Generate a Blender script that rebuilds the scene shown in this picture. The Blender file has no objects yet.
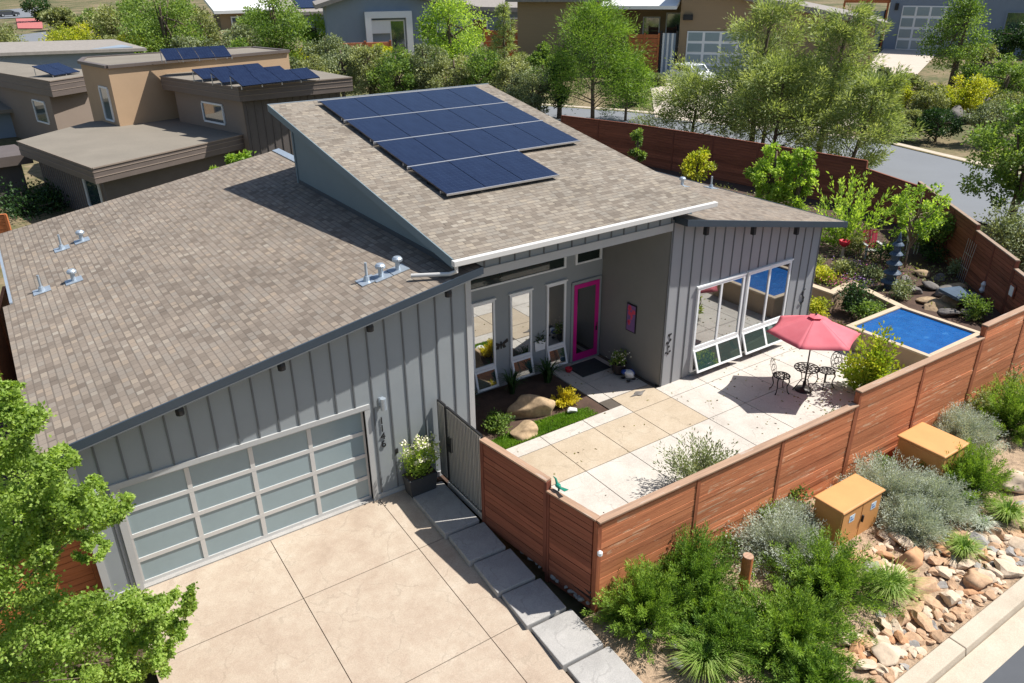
import bpy, math, random
import numpy as np
from mathutils import Vector, Matrix, Euler
random.seed(7)
rng = np.random.default_rng(7)
sc = bpy.context.scene
COL = sc.collection
R_ = math.radians

# ------------------------------------------------------------------ camera
CAM = np.array([-0.45189504, -13.7552366, 10.82111584])
CR = np.array([0.82787973, -0.56081223, -0.01023653])
CU = np.array([0.24850597, 0.35036507, 0.90304435])
CF = np.array([0.5028518, 0.75015596, -0.42942533])
FPX = 770.29


def P(u, v, z=None, x=None, y=None):
    """world point seen at photo pixel (u, v) on a plane of known z, x or y (used to survey the site)"""
    d = CF + CR * ((u - 512) / FPX) - CU * ((v - 341.5) / FPX)
    if z is not None: t = (z - CAM[2]) / d[2]
    elif x is not None: t = (x - CAM[0]) / d[0]
    else: t = (y - CAM[1]) / d[1]
    return CAM + d * t


cd = bpy.data.cameras.new('camera')
cam = bpy.data.objects.new('camera', cd)
COL.objects.link(cam)
cam.matrix_world = Matrix(((CR[0], CU[0], -CF[0], CAM[0]), (CR[1], CU[1], -CF[1], CAM[1]),
                           (CR[2], CU[2], -CF[2], CAM[2]), (0, 0, 0, 1)))
cd.sensor_width = 36
cd.lens = FPX * 36 / 1024
cd.clip_end = 3000
sc.camera = cam

# ------------------------------------------------------------------ light
w = bpy.data.worlds.new('World')
sc.world = w
w.use_nodes = True
nt = w.node_tree
bg = nt.nodes['Background']
sky = nt.nodes.new('ShaderNodeTexSky')
sky.sky_type = 'NISHITA'
sky.sun_disc = False
SUN = Vector((1.10, -0.47, 1.75)).normalized()
sky.sun_elevation = math.asin(SUN.z)
sky.sun_rotation = math.atan2(SUN.x, SUN.y)
nt.links.new(sky.outputs[0], bg.inputs[0])
bg.inputs[1].default_value = 0.085
sd = bpy.data.lights.new('sun', 'SUN')
sd.energy = 5.0
sd.angle = R_(0.55)
sd.color = (1, 0.965, 0.905)
so = bpy.data.objects.new('sun', sd)
COL.objects.link(so)
so.rotation_euler = SUN.to_track_quat('Z', 'Y').to_euler()
so.location = (20, -10, 40)
sc.view_settings.view_transform = 'Standard'
sc.view_settings.look = 'None'
sc.view_settings.exposure = 0.52
sc.view_settings.gamma = 1

# ------------------------------------------------------------------ materials
class N:
    def __init__(s, name):
        s.m = bpy.data.materials.new(name)
        s.m.use_nodes = True
        s.t = s.m.node_tree
        s.b = s.t.nodes['Principled BSDF']

    def n(s, typ, **kw):
        x = s.t.nodes.new('ShaderNode' + typ)
        for k, v in kw.items():
            if k.startswith('i'):
                x.inputs[int(k[1:])].default_value = v
            else:
                setattr(x, k, v)
        return x

    def l(s, a, b): s.t.links.new(a, b)

    def coord(s, scale=(1, 1, 1), kind='Object'):
        c = s.n('TexCoord'); mp = s.n('Mapping')
        mp.inputs[3].default_value = scale
        s.l(c.outputs[kind], mp.inputs[0])
        return mp.outputs[0]

    def noise(s, vec, scale, detail=5, rough=.6):
        x = s.n('TexNoise'); x.inputs['Scale'].default_value = scale
        x.inputs['Detail'].default_value = detail; x.inputs['Roughness'].default_value = rough
        if vec is not None: s.l(vec, x.inputs['Vector'])
        return x.outputs[0]

    def ramp(s, fac, stops, interp='LINEAR'):
        r = s.n('ValToRGB'); e = r.color_ramp.elements
        r.color_ramp.interpolation = interp
        while len(e) > 1: e.remove(e[-1])
        e[0].position = stops[0][0]; e[0].color = (*stops[0][1], 1)
        for p, c in stops[1:]:
            k = e.new(p); k.color = (*c, 1)
        s.l(fac, r.inputs[0]); return r.outputs[0]

    def mix(s, fac, a, b, blend='MIX'):
        x = s.n('Mix', data_type='RGBA', blend_type=blend)
        for sock, val in ((x.inputs[0], fac), (x.inputs[6], a), (x.inputs[7], b)):
            if hasattr(val, 'is_output'): s.l(val, sock)
            elif isinstance(val, (int, float)): sock.default_value = val
            else: sock.default_value = (*val, 1)
        return x.outputs[2]

    def math(s, op, a, b=0.0, c=None):
        x = s.n('Math', operation=op)
        for i, v in enumerate((a, b) if c is None else (a, b, c)):
            if hasattr(v, 'is_output'): s.l(v, x.inputs[i])
            else: x.inputs[i].default_value = v
        return x.outputs[0]

    def bump(s, h, strength=.3, dist=.02):
        x = s.n('Bump'); x.inputs['Strength'].default_value = strength; x.inputs['Distance'].default_value = dist
        s.l(h, x.inputs['Height']); s.l(x.outputs[0], s.b.inputs['Normal'])

    def col(s, c):
        if hasattr(c, 'is_output'): s.l(c, s.b.inputs['Base Color'])
        else: s.b.inputs['Base Color'].default_value = (*c, 1)

    def set(s, rough=.8, metal=0., spec=.4):
        s.b.inputs['Roughness'].default_value = rough
        s.b.inputs['Metallic'].default_value = metal
        s.b.inputs['Specular IOR Level'].default_value = spec
        return s.m


def sm(c, f): return tuple(min(1, x * f) for x in c)


def plain(name, c, rough=.8, var=.14, scale=2.5, fine=40, bump=.0, metal=0., spec=.4, stretch=(1, 1, 1), island=0.):
    """a painted / worn surface: two scales of noise over the base colour"""
    s = N(name)
    v = s.coord(stretch)
    n1 = s.noise(v, scale, 4); n2 = s.noise(v, fine, 3)
    m = s.math('MULTIPLY_ADD', n2, .45, s.math('MULTIPLY', n1, .55))
    c1 = s.ramp(m, [(.3, sm(c, 1 - var)), (.7, sm(c, 1 + var))])
    if island:
        g = s.n('NewGeometry')
        k = s.math('MULTIPLY_ADD', g.outputs['Random Per Island'], 2 * island, 1 - island)
        hs = s.n('HueSaturation'); s.l(k, hs.inputs['Value']); s.l(c1, hs.inputs['Color']); c1 = hs.outputs[0]
    s.col(c1)
    if bump: s.bump(m, bump)
    return s.set(rough, metal, spec)


def shingle(name, u_axis, v_axis, cols, row=.14, tab=.185):
    s = N(name)
    tc = s.n('TexCoord'); sx = s.n('SeparateXYZ'); s.l(tc.outputs['Object'], sx.inputs[0])
    U, V = sx.outputs[u_axis], sx.outputs[v_axis]
    rv = s.math('DIVIDE', V, row); ri = s.math('FLOOR', rv); rf = s.math('FRACT', rv)
    wn = s.n('TexWhiteNoise', noise_dimensions='1D'); s.l(ri, wn.inputs['W'])
    uu = s.math('ADD', s.math('DIVIDE', U, tab), s.math('MULTIPLY', wn.outputs[0], 7.3))
    # uneven tab widths
    nz = s.n('TexNoise', noise_dimensions='2D'); cb = s.n('CombineXYZ')
    s.l(uu, cb.inputs[0]); s.l(s.math('MULTIPLY', ri, 3.7), cb.inputs[1]); s.l(cb.outputs[0], nz.inputs['Vector'])
    nz.inputs['Scale'].default_value = .9
    uu = s.math('ADD', uu, s.math('MULTIPLY', nz.outputs[0], .9))
    ui = s.math('FLOOR', uu); uf = s.math('FRACT', uu)
    c2 = s.n('CombineXYZ'); s.l(ui, c2.inputs[0]); s.l(ri, c2.inputs[1])
    w2 = s.n('TexWhiteNoise', noise_dimensions='2D'); s.l(c2.outputs[0], w2.inputs['Vector'])
    c = s.ramp(w2.outputs[0], cols)
    big = s.noise(tc.outputs['Object'], .45, 3)
    c = s.mix(.55, c, s.ramp(big, [(.3, (.40, .40, .40)), (.7, (.62, .61, .60))]), 'OVERLAY')
    gr = s.noise(tc.outputs['Object'], 160, 2)
    c = s.mix(.35, c, s.ramp(gr, [(.3, (.3, .3, .3)), (.7, (.75, .75, .75))]), 'OVERLAY')
    e1 = s.math('LESS_THAN', rf, .16); e2 = s.math('LESS_THAN', uf, .07)  # row-edge darkening paints the shadow under each course; tab gaps are dark joints
    e = s.math('MAXIMUM', s.math('MULTIPLY', e1, s.math('MULTIPLY_ADD', w2.outputs[0], .7, .3)), s.math('MULTIPLY', e2, .8))
    c = s.mix(s.math('MULTIPLY', e, .62), c, (.05, .043, .037))
    s.col(c)
    h = s.math('ADD', s.math('MULTIPLY', w2.outputs[0], .5), s.math('MULTIPLY', rf, -.8))
    s.bump(h, .5, .012)
    return s.set(.95, 0, .2)


def leafmat(name, c1, c2, c3, trans=.35):
    s = N(name)
    a = s.n('Attribute'); a.attribute_name = 'tint'
    g = s.n('NewGeometry')
    k = s.math('ADD', s.math('MULTIPLY', a.outputs['Fac'], .62), s.math('MULTIPLY', g.outputs['Random Per Island'], .38))
    c = s.ramp(k, [(.06, c1), (.42, c2), (.82, c3)])
    s.col(c)
    s.set(.55, 0, .3)
    tr = s.n('BsdfTranslucent'); mx = s.n('MixShader'); mx.inputs[0].default_value = trans
    tcol = s.mix(1.0, c, (1.0, 1.0, .45), 'MULTIPLY')
    hs = s.n('HueSaturation'); hs.inputs['Value'].default_value = 1.7; s.l(tcol, hs.inputs['Color'])
    s.l(hs.outputs[0], tr.inputs[0])
    s.l(s.b.outputs[0], mx.inputs[1]); s.l(tr.outputs[0], mx.inputs[2])
    s.l(mx.outputs[0], s.t.nodes['Material Output'].inputs[0])
    return s.m


def woodmat(name, base, dark, pale, axis=0, pale_amt=.35):
    s = N(name)
    st = [7, 7, 7]; st[axis] = .55
    v = s.coord(tuple(st))
    n1 = s.noise(v, 1.4, 6, .65)
    st2 = [46, 46, 46]; st2[axis] = 1.3
    n2 = s.noise(s.coord(tuple(st2)), 1, 4)
    c = s.ramp(n1, [(.28, dark), (.52, base), (.66, base), (.80, pale)])
    c = s.mix(.5, c, s.ramp(n2, [(.3, (.32, .32, .32)), (.7, (.66, .66, .66))]), 'OVERLAY')
    wz = s.noise(s.coord(), .55, 3)
    pm = s.math('MULTIPLY', s.math('GREATER_THAN', s.noise(s.coord(tuple(x * 1.1 for x in st)), 2.0, 5, .7), .585),
                s.math('GREATER_THAN', wz, .52))
    c = s.mix(s.math('MULTIPLY', pm, pale_amt), c, pale)
    g = s.n('NewGeometry')
    hs = s.n('HueSaturation'); s.l(s.math('MULTIPLY_ADD', g.outputs['Random Per Island'], .5, .75), hs.inputs['Value'])
    s.l(c, hs.inputs['Color']); s.col(hs.outputs[0])
    s.bump(n2, .25, .01)
    return s.set(.75, 0, .25)


def concrete(name, cols, cracks=0.):
    s = N(name)
    v = s.coord()
    n1 = s.noise(v, .55, 5, .65); n2 = s.noise(v, 2.6, 6, .7); n3 = s.noise(v, 45, 3)
    m = s.math('ADD', s.math('MULTIPLY', n1, .55), s.math('MULTIPLY', n2, .45))
    c = s.ramp(m, cols)
    c = s.mix(.45, c, s.ramp(n3, [(.3, (.36, .36, .36)), (.7, (.64, .64, .64))]), 'OVERLAY')
    if cracks:
        vd = s.n('TexVoronoi', feature='DISTANCE_TO_EDGE')
        dn = s.n('VectorMath', operation='MULTIPLY_ADD')
        nn = s.n('TexNoise'); nn.inputs['Scale'].default_value = 1.6; nn.inputs['Detail'].default_value = 5; s.l(v, nn.inputs['Vector'])
        s.l(nn.outputs['Color'], dn.inputs[0]); dn.inputs[1].default_value = (.9, .9, .9); s.l(v, dn.inputs[2])
        s.l(dn.outputs[0], vd.inputs['Vector']); vd.inputs['Scale'].default_value = .75
        edge = s.math('LESS_THAN', vd.outputs['Distance'], .012)
        msk = s.math('MULTIPLY', edge, s.math('GREATER_THAN', n2, .5))
        c = s.mix(s.math('MULTIPLY', msk, cracks), c, sm(cols[0][1], .6))
        s.bump(s.math('ADD', m, s.math('MULTIPLY', edge, -.3)), .35, .02)
    else:
        s.bump(n3, .12, .01)
    s.col(c)
    return s.set(.85, 0, .3)


def glassmat(name, tint, mirror, rough=.015):
    s = N(name)
    s.col(tint); s.set(.08, 0, .5 if mirror > .1 else .12)
    gl = s.n('BsdfGlossy'); gl.inputs['Roughness'].default_value = rough; gl.inputs['Color'].default_value = (.92, .95, .96, 1)
    mx = s.n('MixShader'); mx.inputs[0].default_value = mirror
    s.l(s.b.outputs[0], mx.inputs[1]); s.l(gl.outputs[0], mx.inputs[2])
    s.l(mx.outputs[0], s.t.nodes['Material Output'].inputs[0])
    return s.m


SH = [(0, (.155, .126, .102)), (.25, (.20, .166, .135)), (.5, (.237, .197, .16)), (.75, (.225, .196, .165)), (.9, (.268, .215, .165)), (1, (.28, .247, .206))]
SH2 = [(0, (.155, .130, .105)), (.25, (.20, .17, .138)), (.5, (.24, .207, .168)), (.75, (.225, .20, .168)), (.9, (.27, .23, .18)), (1, (.28, .25, .208))]
M = {}
M['shingle_y'] = shingle('shingle_courses_along_y', 1, 0, SH)
M['shingle_x'] = shingle('shingle_courses_along_x', 0, 1, SH2)
M['shingle_far'] = plain('far_shingle', (.26, .235, .21), .9, .22, 3, 30)
M['siding'] = plain('grey_siding_paint', (.268, .290, .300), .7, .07, 1.2, 60)
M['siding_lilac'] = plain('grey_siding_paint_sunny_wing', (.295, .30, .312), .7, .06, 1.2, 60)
M['batten'] = plain('grey_batten_shade_tone', (.13, .138, .145), .7, .08, 2, 60)  # darker than the siding: the battens' shadow lines are put into their colour
M['taupe'] = plain('taupe_lap_siding', (.235, .23, .215), .75, .07, 1.5, 50)
M['trim'] = plain('pale_trim_paint', (.42, .42, .41), .6, .05, 2, 40)
M['clerestory'] = plain('clerestory_siding', (.15, .20, .225), .7, .06, 1, 50)
M['fascia'] = plain('dark_slate_fascia', (.040, .056, .075), .45, .1, 2, 30, spec=.5)
M['gutter'] = plain('white_gutter', (.62, .60, .57), .45, .04, 2, 30)
M['white'] = plain('white_vinyl_frame', (.76, .77, .77), .4, .04, 3, 30)
M['alu'] = plain('aluminium_door_frame', (.56, .55, .53), .45, .06, 3, 40, metal=.15)
M['frost'] = plain('frosted_door_glass', (.25, .32, .34), .22, .05, .6, 5, spec=.6)
M['glass'] = glassmat('window_glass', (.012, .016, .018), .42)
M['glass_dark'] = glassmat('shaded_glass', (.012, .022, .018), .05)
M['glass_low'] = glassmat('see_through_glass', (.03, .065, .062), .24)
M['glass_mirror'] = glassmat('sunlit_window_glass', (.02, .022, .024), .62)
M['glass_far'] = glassmat('far_window_glass', (.03, .05, .06), .3, .05)
M['pink'] = plain('magenta_door_paint', (.55, .012, .22), .4, .06, 3, 40)
M['flash'] = plain('galvanised_flashing', (.42, .48, .54), .4, .12, 6, 30, metal=.5)
M['flash_blue'] = plain('pale_flashing', (.52, .58, .66), .4, .08, 6, 30, metal=.2)
M['pv'] = None
M['rail'] = plain('array_rail_metal', (.62, .62, .63), .35, .08, 4, 30, metal=.7)
M['black'] = plain('black_metal', (.018, .018, .02), .5, .2, 5, 40)
M['blackiron'] = plain('bronze_black_cast_iron', (.035, .028, .025), .45, .3, 8, 60, metal=.3)
M['darkpot'] = plain('dark_pot_glaze', (.045, .035, .032), .5, .2, 5, 40)
M['planter'] = plain('charcoal_planter', (.045, .047, .05), .7, .15, 5, 60)
M['drive'] = concrete('stamped_driveway_concrete', [(.30, (.31, .238, .178)), (.45, (.385, .302, .23)), (.56, (.43, .352, .272)), (.72, (.50, .43, .345))], .2)
M['slab'] = concrete('grey_step_concrete', [(.3, (.29, .275, .26)), (.5, (.36, .345, .325)), (.7, (.43, .41, .385))], .25)
M['patio'] = concrete('pale_patio_concrete', [(.3, (.40, .36, .315)), (.5, (.50, .46, .41)), (.7, (.57, .53, .48))], .3)
M['patio_tan'] = concrete('tan_stained_patio_concrete', [(.3, (.36, .285, .20)), (.5, (.44, .36, .265)), (.7, (.51, .435, .335))], .25)
M['joint'] = plain('dark_joint', (.09, .075, .06), .9, .2, 5, 40)
M['kerb'] = concrete('kerb_concrete', [(.3, (.40, .335, .255)), (.5, (.48, .41, .32)), (.7, (.54, .475, .38))])
M['asphalt'] = plain('asphalt', (.085, .09, .10), .9, .12, 1.5, 90, bump=.15)
M['asphalt_far'] = plain('far_asphalt', (.17, .18, .195), .9, .08, .3, 40)
M['drive_far'] = plain('far_driveway', (.50, .43, .36), .9, .1, .8, 20)
M['redroad'] = plain('red_crossing', (.42, .13, .12), .9, .12, .8, 20)
M['soil'] = plain('bark_mulch', (.075, .045, .032), .95, .45, 3, 55, bump=.6)
M['rockbed'] = plain('rock_bed_gravel', (.33, .235, .155), .95, .6, 9, 34, bump=.9)
s = N('hill_ground_cover')
v = s.coord(); n1 = s.noise(v, .16, 5, .65); n2 = s.noise(v, 2.2, 4)
c = s.ramp(s.math('MULTIPLY_ADD', n2, .4, s.math('MULTIPLY', n1, .6)), [(.34, (.05, .066, .026)), (.46, (.11, .11, .05)), (.54, (.19, .15, .085)), (.68, (.28, .215, .135))])
s.col(c); s.bump(n2, .3, .1); M['ground'] = s.set(.95, 0, .2)
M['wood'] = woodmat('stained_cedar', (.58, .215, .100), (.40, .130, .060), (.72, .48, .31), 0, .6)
M['wood_dark'] = woodmat('shade_toned_cedar', (.27, .092, .052), (.17, .055, .034), (.38, .18, .11), 0, .2)  # shaded copy of the cedar, for fence faces turned from the sun
M['wood_y'] = woodmat('shade_toned_cedar_side', (.19, .060, .035), (.11, .034, .022), (.33, .16, .10), 1, .3)  # side fence tone with its shade put into the colour
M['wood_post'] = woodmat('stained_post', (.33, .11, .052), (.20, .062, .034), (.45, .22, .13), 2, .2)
M['wood_post_dark'] = woodmat('shade_toned_post', (.20, .066, .04), (.13, .042, .028), (.28, .12, .08), 2, .1)  # post colour darkened likewise to carry the shade
M['cap'] = woodmat('weathered_cap_board', (.42, .27, .18), (.28, .18, .13), (.50, .42, .36), 0, .6)
M['cap_y'] = woodmat('weathered_cap_board_side', (.36, .26, .19), (.26, .18, .14), (.44, .38, .33), 1, .6)
M['orangewood'] = plain('orange_cedar', (.50, .16, .055), .8, .25, 2, 30, stretch=(1, 8, 8))
M['util'] = plain('tan_utility_paint', (.58, .285, .10), .6, .13, 1.6, 50)
M['util_side'] = M['util']
M['sticker'] = plain('pale_blue_sticker', (.55, .68, .78), .5, .1, 12, 60)
M['sticker_ink'] = plain('sticker_ink', (.12, .2, .42), .5, .1, 12, 60)
s = N('faded_red_canvas')
c = s.ramp(s.noise(s.coord(), 3, 4), [(.3, (.80, .22, .26)), (.7, (.86, .27, .31))]); s.col(c); s.set(.8, 0, .2)
tr = s.n('BsdfTranslucent'); tr.inputs[0].default_value = (.8, .2, .25, 1); mx = s.n('MixShader'); mx.inputs[0].default_value = .35
s.l(s.b.outputs[0], mx.inputs[1]); s.l(tr.outputs[0], mx.inputs[2]); s.l(mx.outputs[0], s.t.nodes['Material Output'].inputs[0]); M['canopy'] = s.m
M['gate_metal'] = plain('cream_corrugated_metal', (.66, .635, .58), .45, .08, 3, 40, metal=.1)
M['water'] = None
M['pooltile'] = plain('pool_liner', (.02, .16, .46), .5, .12, 2, 12)
M['stucco'] = plain('buff_stucco', (.42, .30, .20), .9, .14, 2, 50, bump=.2)
M['coping'] = plain('buff_coping', (.52, .41, .29), .85, .14, 2, 40)
M['brown_metal'] = plain('brown_corrugated', (.125, .10, .088), .5, .14, 1.2, 30, stretch=(1, 1, 4))
M['brown_wall'] = plain('brown_board_wall', (.11, .095, .088), .75, .12, 1.5, 40)
M['tan_stucco'] = plain('tan_stucco', (.44, .30, .185), .85, .07, .8, 50)
M['tan_side'] = plain('mushroom_stucco', (.235, .185, .15), .85, .07, .8, 50)
M['flatroof'] = plain('flat_roof_membrane', (.205, .18, .145), .9, .16, .5, 12)
M['bluewall'] = plain('pale_blue_siding', (.235, .285, .34), .75, .07, 1, 40)
M['greyblue'] = plain('slate_blue_siding', (.20, .245, .31), .75, .07, 1, 40)
M['tanhouse'] = plain('tan_lap_siding', (.30, .215, .13), .8, .06, 1, 3, stretch=(.2, .2, 9))
M['whiteroof'] = plain('white_metal_roof', (.72, .72, .70), .5, .05, 1, 20)
M['bark'] = plain('tree_bark', (.13, .095, .07), .95, .3, 6, 30, bump=.5)
M['bark_pale'] = plain('pale_bark', (.26, .20, .15), .95, .3, 6, 30, bump=.4)
M['rock_tan'] = plain('tan_river_rock', (.47, .30, .18), .85, .4, 2.5, 14, bump=.35)
M['rock_pale'] = plain('pale_river_rock', (.56, .44, .32), .85, .25, 2.5, 14, bump=.35)
M['rock_grey'] = plain('grey_river_rock', (.31, .29, .265), .85, .25, 2.5, 14, bump=.35)
M['rock_orange'] = plain('rust_river_rock', (.50, .27, .14), .85, .3, 2.5, 14, bump=.35)
M['boulder'] = plain('lichen_boulder', (.37, .265, .16), .9, .5, 1.6, 9, bump=.5)
M['boulder_dark'] = plain('dark_garden_stone', (.16, .145, .135), .9, .4, 1.6, 9, bump=.5)
M['bluestone'] = plain('blue_glazed_stone', (.05, .08, .12), .6, .3, 3, 20)
M['redpaint'] = plain('red_paint', (.55, .02, .04), .5, .1, 4, 30)
M['pinkpaint'] = plain('pink_paint', (.70, .07, .13), .5, .12, 4, 30)
M['teal'] = plain('teal_paint', (.03, .22, .36), .5, .15, 4, 30)
M['bluepaint'] = plain('blue_paint', (.02, .06, .28), .4, .15, 4, 30)
M['greenpaint'] = plain('green_paint', (.02, .22, .15), .4, .15, 4, 30)
M['mat'] = plain('dark_doormat', (.035, .04, .042), .95, .3, 8, 80, bump=.4)
M['carwhite'] = plain('white_car_paint', (.75, .77, .80), .25, .03, 1, 20, spec=.6)
M['cardark'] = plain('dark_car_paint', (.05, .055, .065), .3, .1, 1, 20, spec=.6)
M['rubber'] = plain('tyre_rubber', (.02, .02, .02), .9, .2, 5, 40)
M['flowerwhite'] = plain('cream_petals', (.78, .74, .55), .7, .12, 9, 40)
M['flowerpink'] = plain('pink_petals', (.55, .12, .22), .7, .2, 9, 40)
M['flowerpurple'] = plain('purple_petals', (.22, .12, .30), .7, .2, 9, 40)

# photovoltaic glass with its cell grid
s = N('photovoltaic_cells')
tc = s.n('TexCoord'); sx = s.n('SeparateXYZ'); s.l(tc.outputs['Object'], sx.inputs[0])
gx = s.math('FRACT', s.math('DIVIDE', sx.outputs[0], .158)); gy = s.math('FRACT', s.math('DIVIDE', sx.outputs[1], .158))
ln = s.math('MAXIMUM', s.math('LESS_THAN', gx, .035), s.math('LESS_THAN', gy, .035))
nz = s.noise(tc.outputs['Object'], 3, 3)
c = s.mix(s.math('MULTIPLY', ln, .35), s.ramp(nz, [(.3, (.007, .012, .036)), (.7, (.011, .019, .05))]), (.06, .09, .15))
s.col(c); M['pv'] = s.set(.16, 0, .3)

s = N('pool_water')
v = s.coord()
n1 = s.noise(v, 8, 3); s.bump(n1, .5, .05)
c = s.ramp(s.noise(v, 2.6, 5), [(.35, (.006, .075, .27)), (.62, (.009, .10, .33)), (.74, (.05, .19, .43))])
s.col(c); M['water'] = s.set(.04, 0, .5)

M['leaf_maple'] = leafmat('bright_maple_leaf', (.095, .155, .026), (.21, .32, .052), (.40, .52, .13), .42)
M['leaf_green'] = leafmat('green_leaf', (.05, .10, .022), (.13, .215, .045), (.28, .38, .095), .35)
M['leaf_chartreuse'] = leafmat('chartreuse_leaf', (.10, .17, .02), (.22, .32, .03), (.44, .46, .06), .4)
M['leaf_lime'] = leafmat('lime_leaf', (.10, .18, .02), (.24, .37, .05), (.42, .54, .12), .45)
M['leaf_yellow'] = leafmat('yellow_green_leaf', (.16, .21, .02), (.35, .40, .035), (.58, .54, .06), .35)
M['leaf_gold'] = leafmat('golden_leaf', (.30, .27, .02), (.55, .47, .03), (.70, .60, .08), .3)
M['leaf_dark'] = leafmat('dark_leaf', (.010, .030, .010), (.026, .065, .018), (.06, .12, .03), .25)
M['leaf_pine'] = leafmat('pine_needle', (.085, .12, .038), (.21, .27, .095), (.42, .47, .21), .35)
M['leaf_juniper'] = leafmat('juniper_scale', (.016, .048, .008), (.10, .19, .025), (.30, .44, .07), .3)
M['leaf_juniper_dark'] = leafmat('dark_juniper_scale', (.012, .038, .007), (.07, .15, .02), (.21, .34, .055), .28)  # deeper green copy of the juniper foliage colour
M['leaf_silver'] = leafmat('silver_leaf', (.19, .225, .185), (.37, .41, .345), (.55, .59, .50), .15)
M['leaf_olive'] = leafmat('olive_leaf', (.10, .125, .042), (.22, .25, .10), (.40, .42, .19), .25)
M['leaf_grass'] = leafmat('grass_blade', (.055, .13, .015), (.15, .28, .035), (.33, .42, .11), .35)
M['leaf_sage'] = leafmat('sage_leaf', (.08, .11, .052), (.18, .22, .105), (.34, .38, .21), .2)
M['leaf_red'] = leafmat('bronze_leaf', (.06, .035, .02), (.13, .10, .03), (.25, .25, .05), .3)
M['lawn'] = leafmat('lawn_blade', (.05, .13, .012), (.12, .25, .022), (.22, .36, .04), .35)

# ------------------------------------------------------------------ mesh helpers
class B:
    """collects verts and faces, links them as one mesh object"""
    def __init__(s): s.v = []; s.f = []; s.smooth = False; s.mi = []; s.m = 0

    def add(s, vs, fs):
        o = len(s.v); s.v += [tuple(map(float, p)) for p in vs]; s.f += [[i + o for i in f] for f in fs]; s.mi += [s.m] * len(fs); return s

    def box(s, x0, x1, y0, y1, z0, z1):
        x0, x1 = min(x0, x1), max(x0, x1); y0, y1 = min(y0, y1), max(y0, y1); z0, z1 = min(z0, z1), max(z0, z1)
        return s.add([(x0, y0, z0), (x1, y0, z0), (x1, y1, z0), (x0, y1, z0), (x0, y0, z1), (x1, y0, z1), (x1, y1, z1), (x0, y1, z1)],
                     [(0, 3, 2, 1), (4, 5, 6, 7), (0, 1, 5, 4), (1, 2, 6, 5), (2, 3, 7, 6), (3, 0, 4, 7)])

    def hexa(s, p):
        """eight corners: bottom four counter-clockwise, then top four"""
        return s.add(p, [(0, 3, 2, 1), (4, 5, 6, 7), (0, 1, 5, 4), (1, 2, 6, 5), (2, 3, 7, 6), (3, 0, 4, 7)])

    def prism(s, pts, h):
        """polygon pts (3D) thickened by vector h"""
        n = len(pts); h = np.array(h, float)
        q = [np.array(p, float) for p in pts]
        return s.add(q + [p + h for p in q], [tuple(range(n))[::-1], tuple(range(n, 2 * n))] +
                     [(i, (i + 1) % n, n + (i + 1) % n, n + i) for i in range(n)])

    def bar(s, a, b, wd, ht, up=(0, 0, 1)):
        a = np.array(a, float); b = np.array(b, float); d = (b - a) / (np.linalg.norm(b - a) + 1e-9)
        u = np.array(up, float)
        sd_ = np.cross(d, u)
        if np.linalg.norm(sd_) < 1e-5: sd_ = np.cross(d, (1, 0, 0))
        sd_ /= np.linalg.norm(sd_); u = np.cross(sd_, d)
        p = [a - sd_ * wd / 2 - u * ht / 2, a + sd_ * wd / 2 - u * ht / 2, b + sd_ * wd / 2 - u * ht / 2, b - sd_ * wd / 2 - u * ht / 2]
        return s.hexa(p + [q + u * ht for q in p])

    def tube(s, pts, rad, n=8, cap=True):
        pts = [np.array(p, float) for p in pts]
        if not hasattr(rad, '__len__'): rad = [rad] * len(pts)
        rings = []
        ref = np.array((0.31, 0.2, 0.93))
        for i, p in enumerate(pts):
            d = pts[min(i + 1, len(pts) - 1)] - pts[max(i - 1, 0)]
            d /= np.linalg.norm(d) + 1e-9
            a = np.cross(d, ref)
            if np.linalg.norm(a) < .1: a = np.cross(d, (1, 0, 0))
            a /= np.linalg.norm(a); b = np.cross(d, a)
            rings.append([p + rad[i] * (math.cos(t) * a + math.sin(t) * b) for t in np.linspace(0, 2 * math.pi, n, endpoint=False)])
        vs = [q for r in rings for q in r]
        fs = [(i * n + j, i * n + (j + 1) % n, (i + 1) * n + (j + 1) % n, (i + 1) * n + j) for i in range(len(pts) - 1) for j in range(n)]
        if cap: fs += [tuple(range(n))[::-1], tuple(range((len(pts) - 1) * n, len(pts) * n))]
        return s.add(vs, fs)

    def lathe(s, prof, c=(0, 0, 0), n=20, sx_=1, sy_=1):
        vs = []; m = len(prof)
        for r, z in prof:
            for t in np.linspace(0, 2 * math.pi, n, endpoint=False):
                vs.append((c[0] + r * sx_ * math.cos(t), c[1] + r * sy_ * math.sin(t), c[2] + z))
        fs = [(i * n + j, i * n + (j + 1) % n, (i + 1) * n + (j + 1) % n, (i + 1) * n + j) for i in range(m - 1) for j in range(n)]
        fs += [tuple(range(n))[::-1], tuple(range((m - 1) * n, m * n))]
        return s.add(vs, fs)

    def blob(s, c, r, n=3, amp=.25, seed=0, flat=.0):
        import bmesh
        bm = bmesh.new(); bmesh.ops.create_icosphere(bm, subdivisions=n, radius=1)
        g = np.random.default_rng(seed)
        k = g.normal(size=(7, 3)); k /= np.linalg.norm(k, axis=1)[:, None]; off = g.uniform(.38, .9, 7)
        vs = []
        for v_ in bm.verts:
            p = np.array(v_.co)
            for kk, oo in zip(k, off):           # chiselled facets
                d = p @ kk
                if d > oo: p = p - kk * (d - oo) * .95
            p = p * (1 + amp * .35 * math.sin(3.1 * p[0] + seed) * math.sin(2.7 * p[1] + 1.3 * seed) + amp * .2 * math.sin(6.1 * p[2] + 5 * p[0] + seed))
            vs.append((c[0] + p[0] * r[0], c[1] + p[1] * r[1], c[2] + p[2] * r[2]))
        fs = [[v_.index for v_ in f.verts] for f in bm.faces]
        bm.free(); s.smooth = True
        return s.add(vs, fs)

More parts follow.
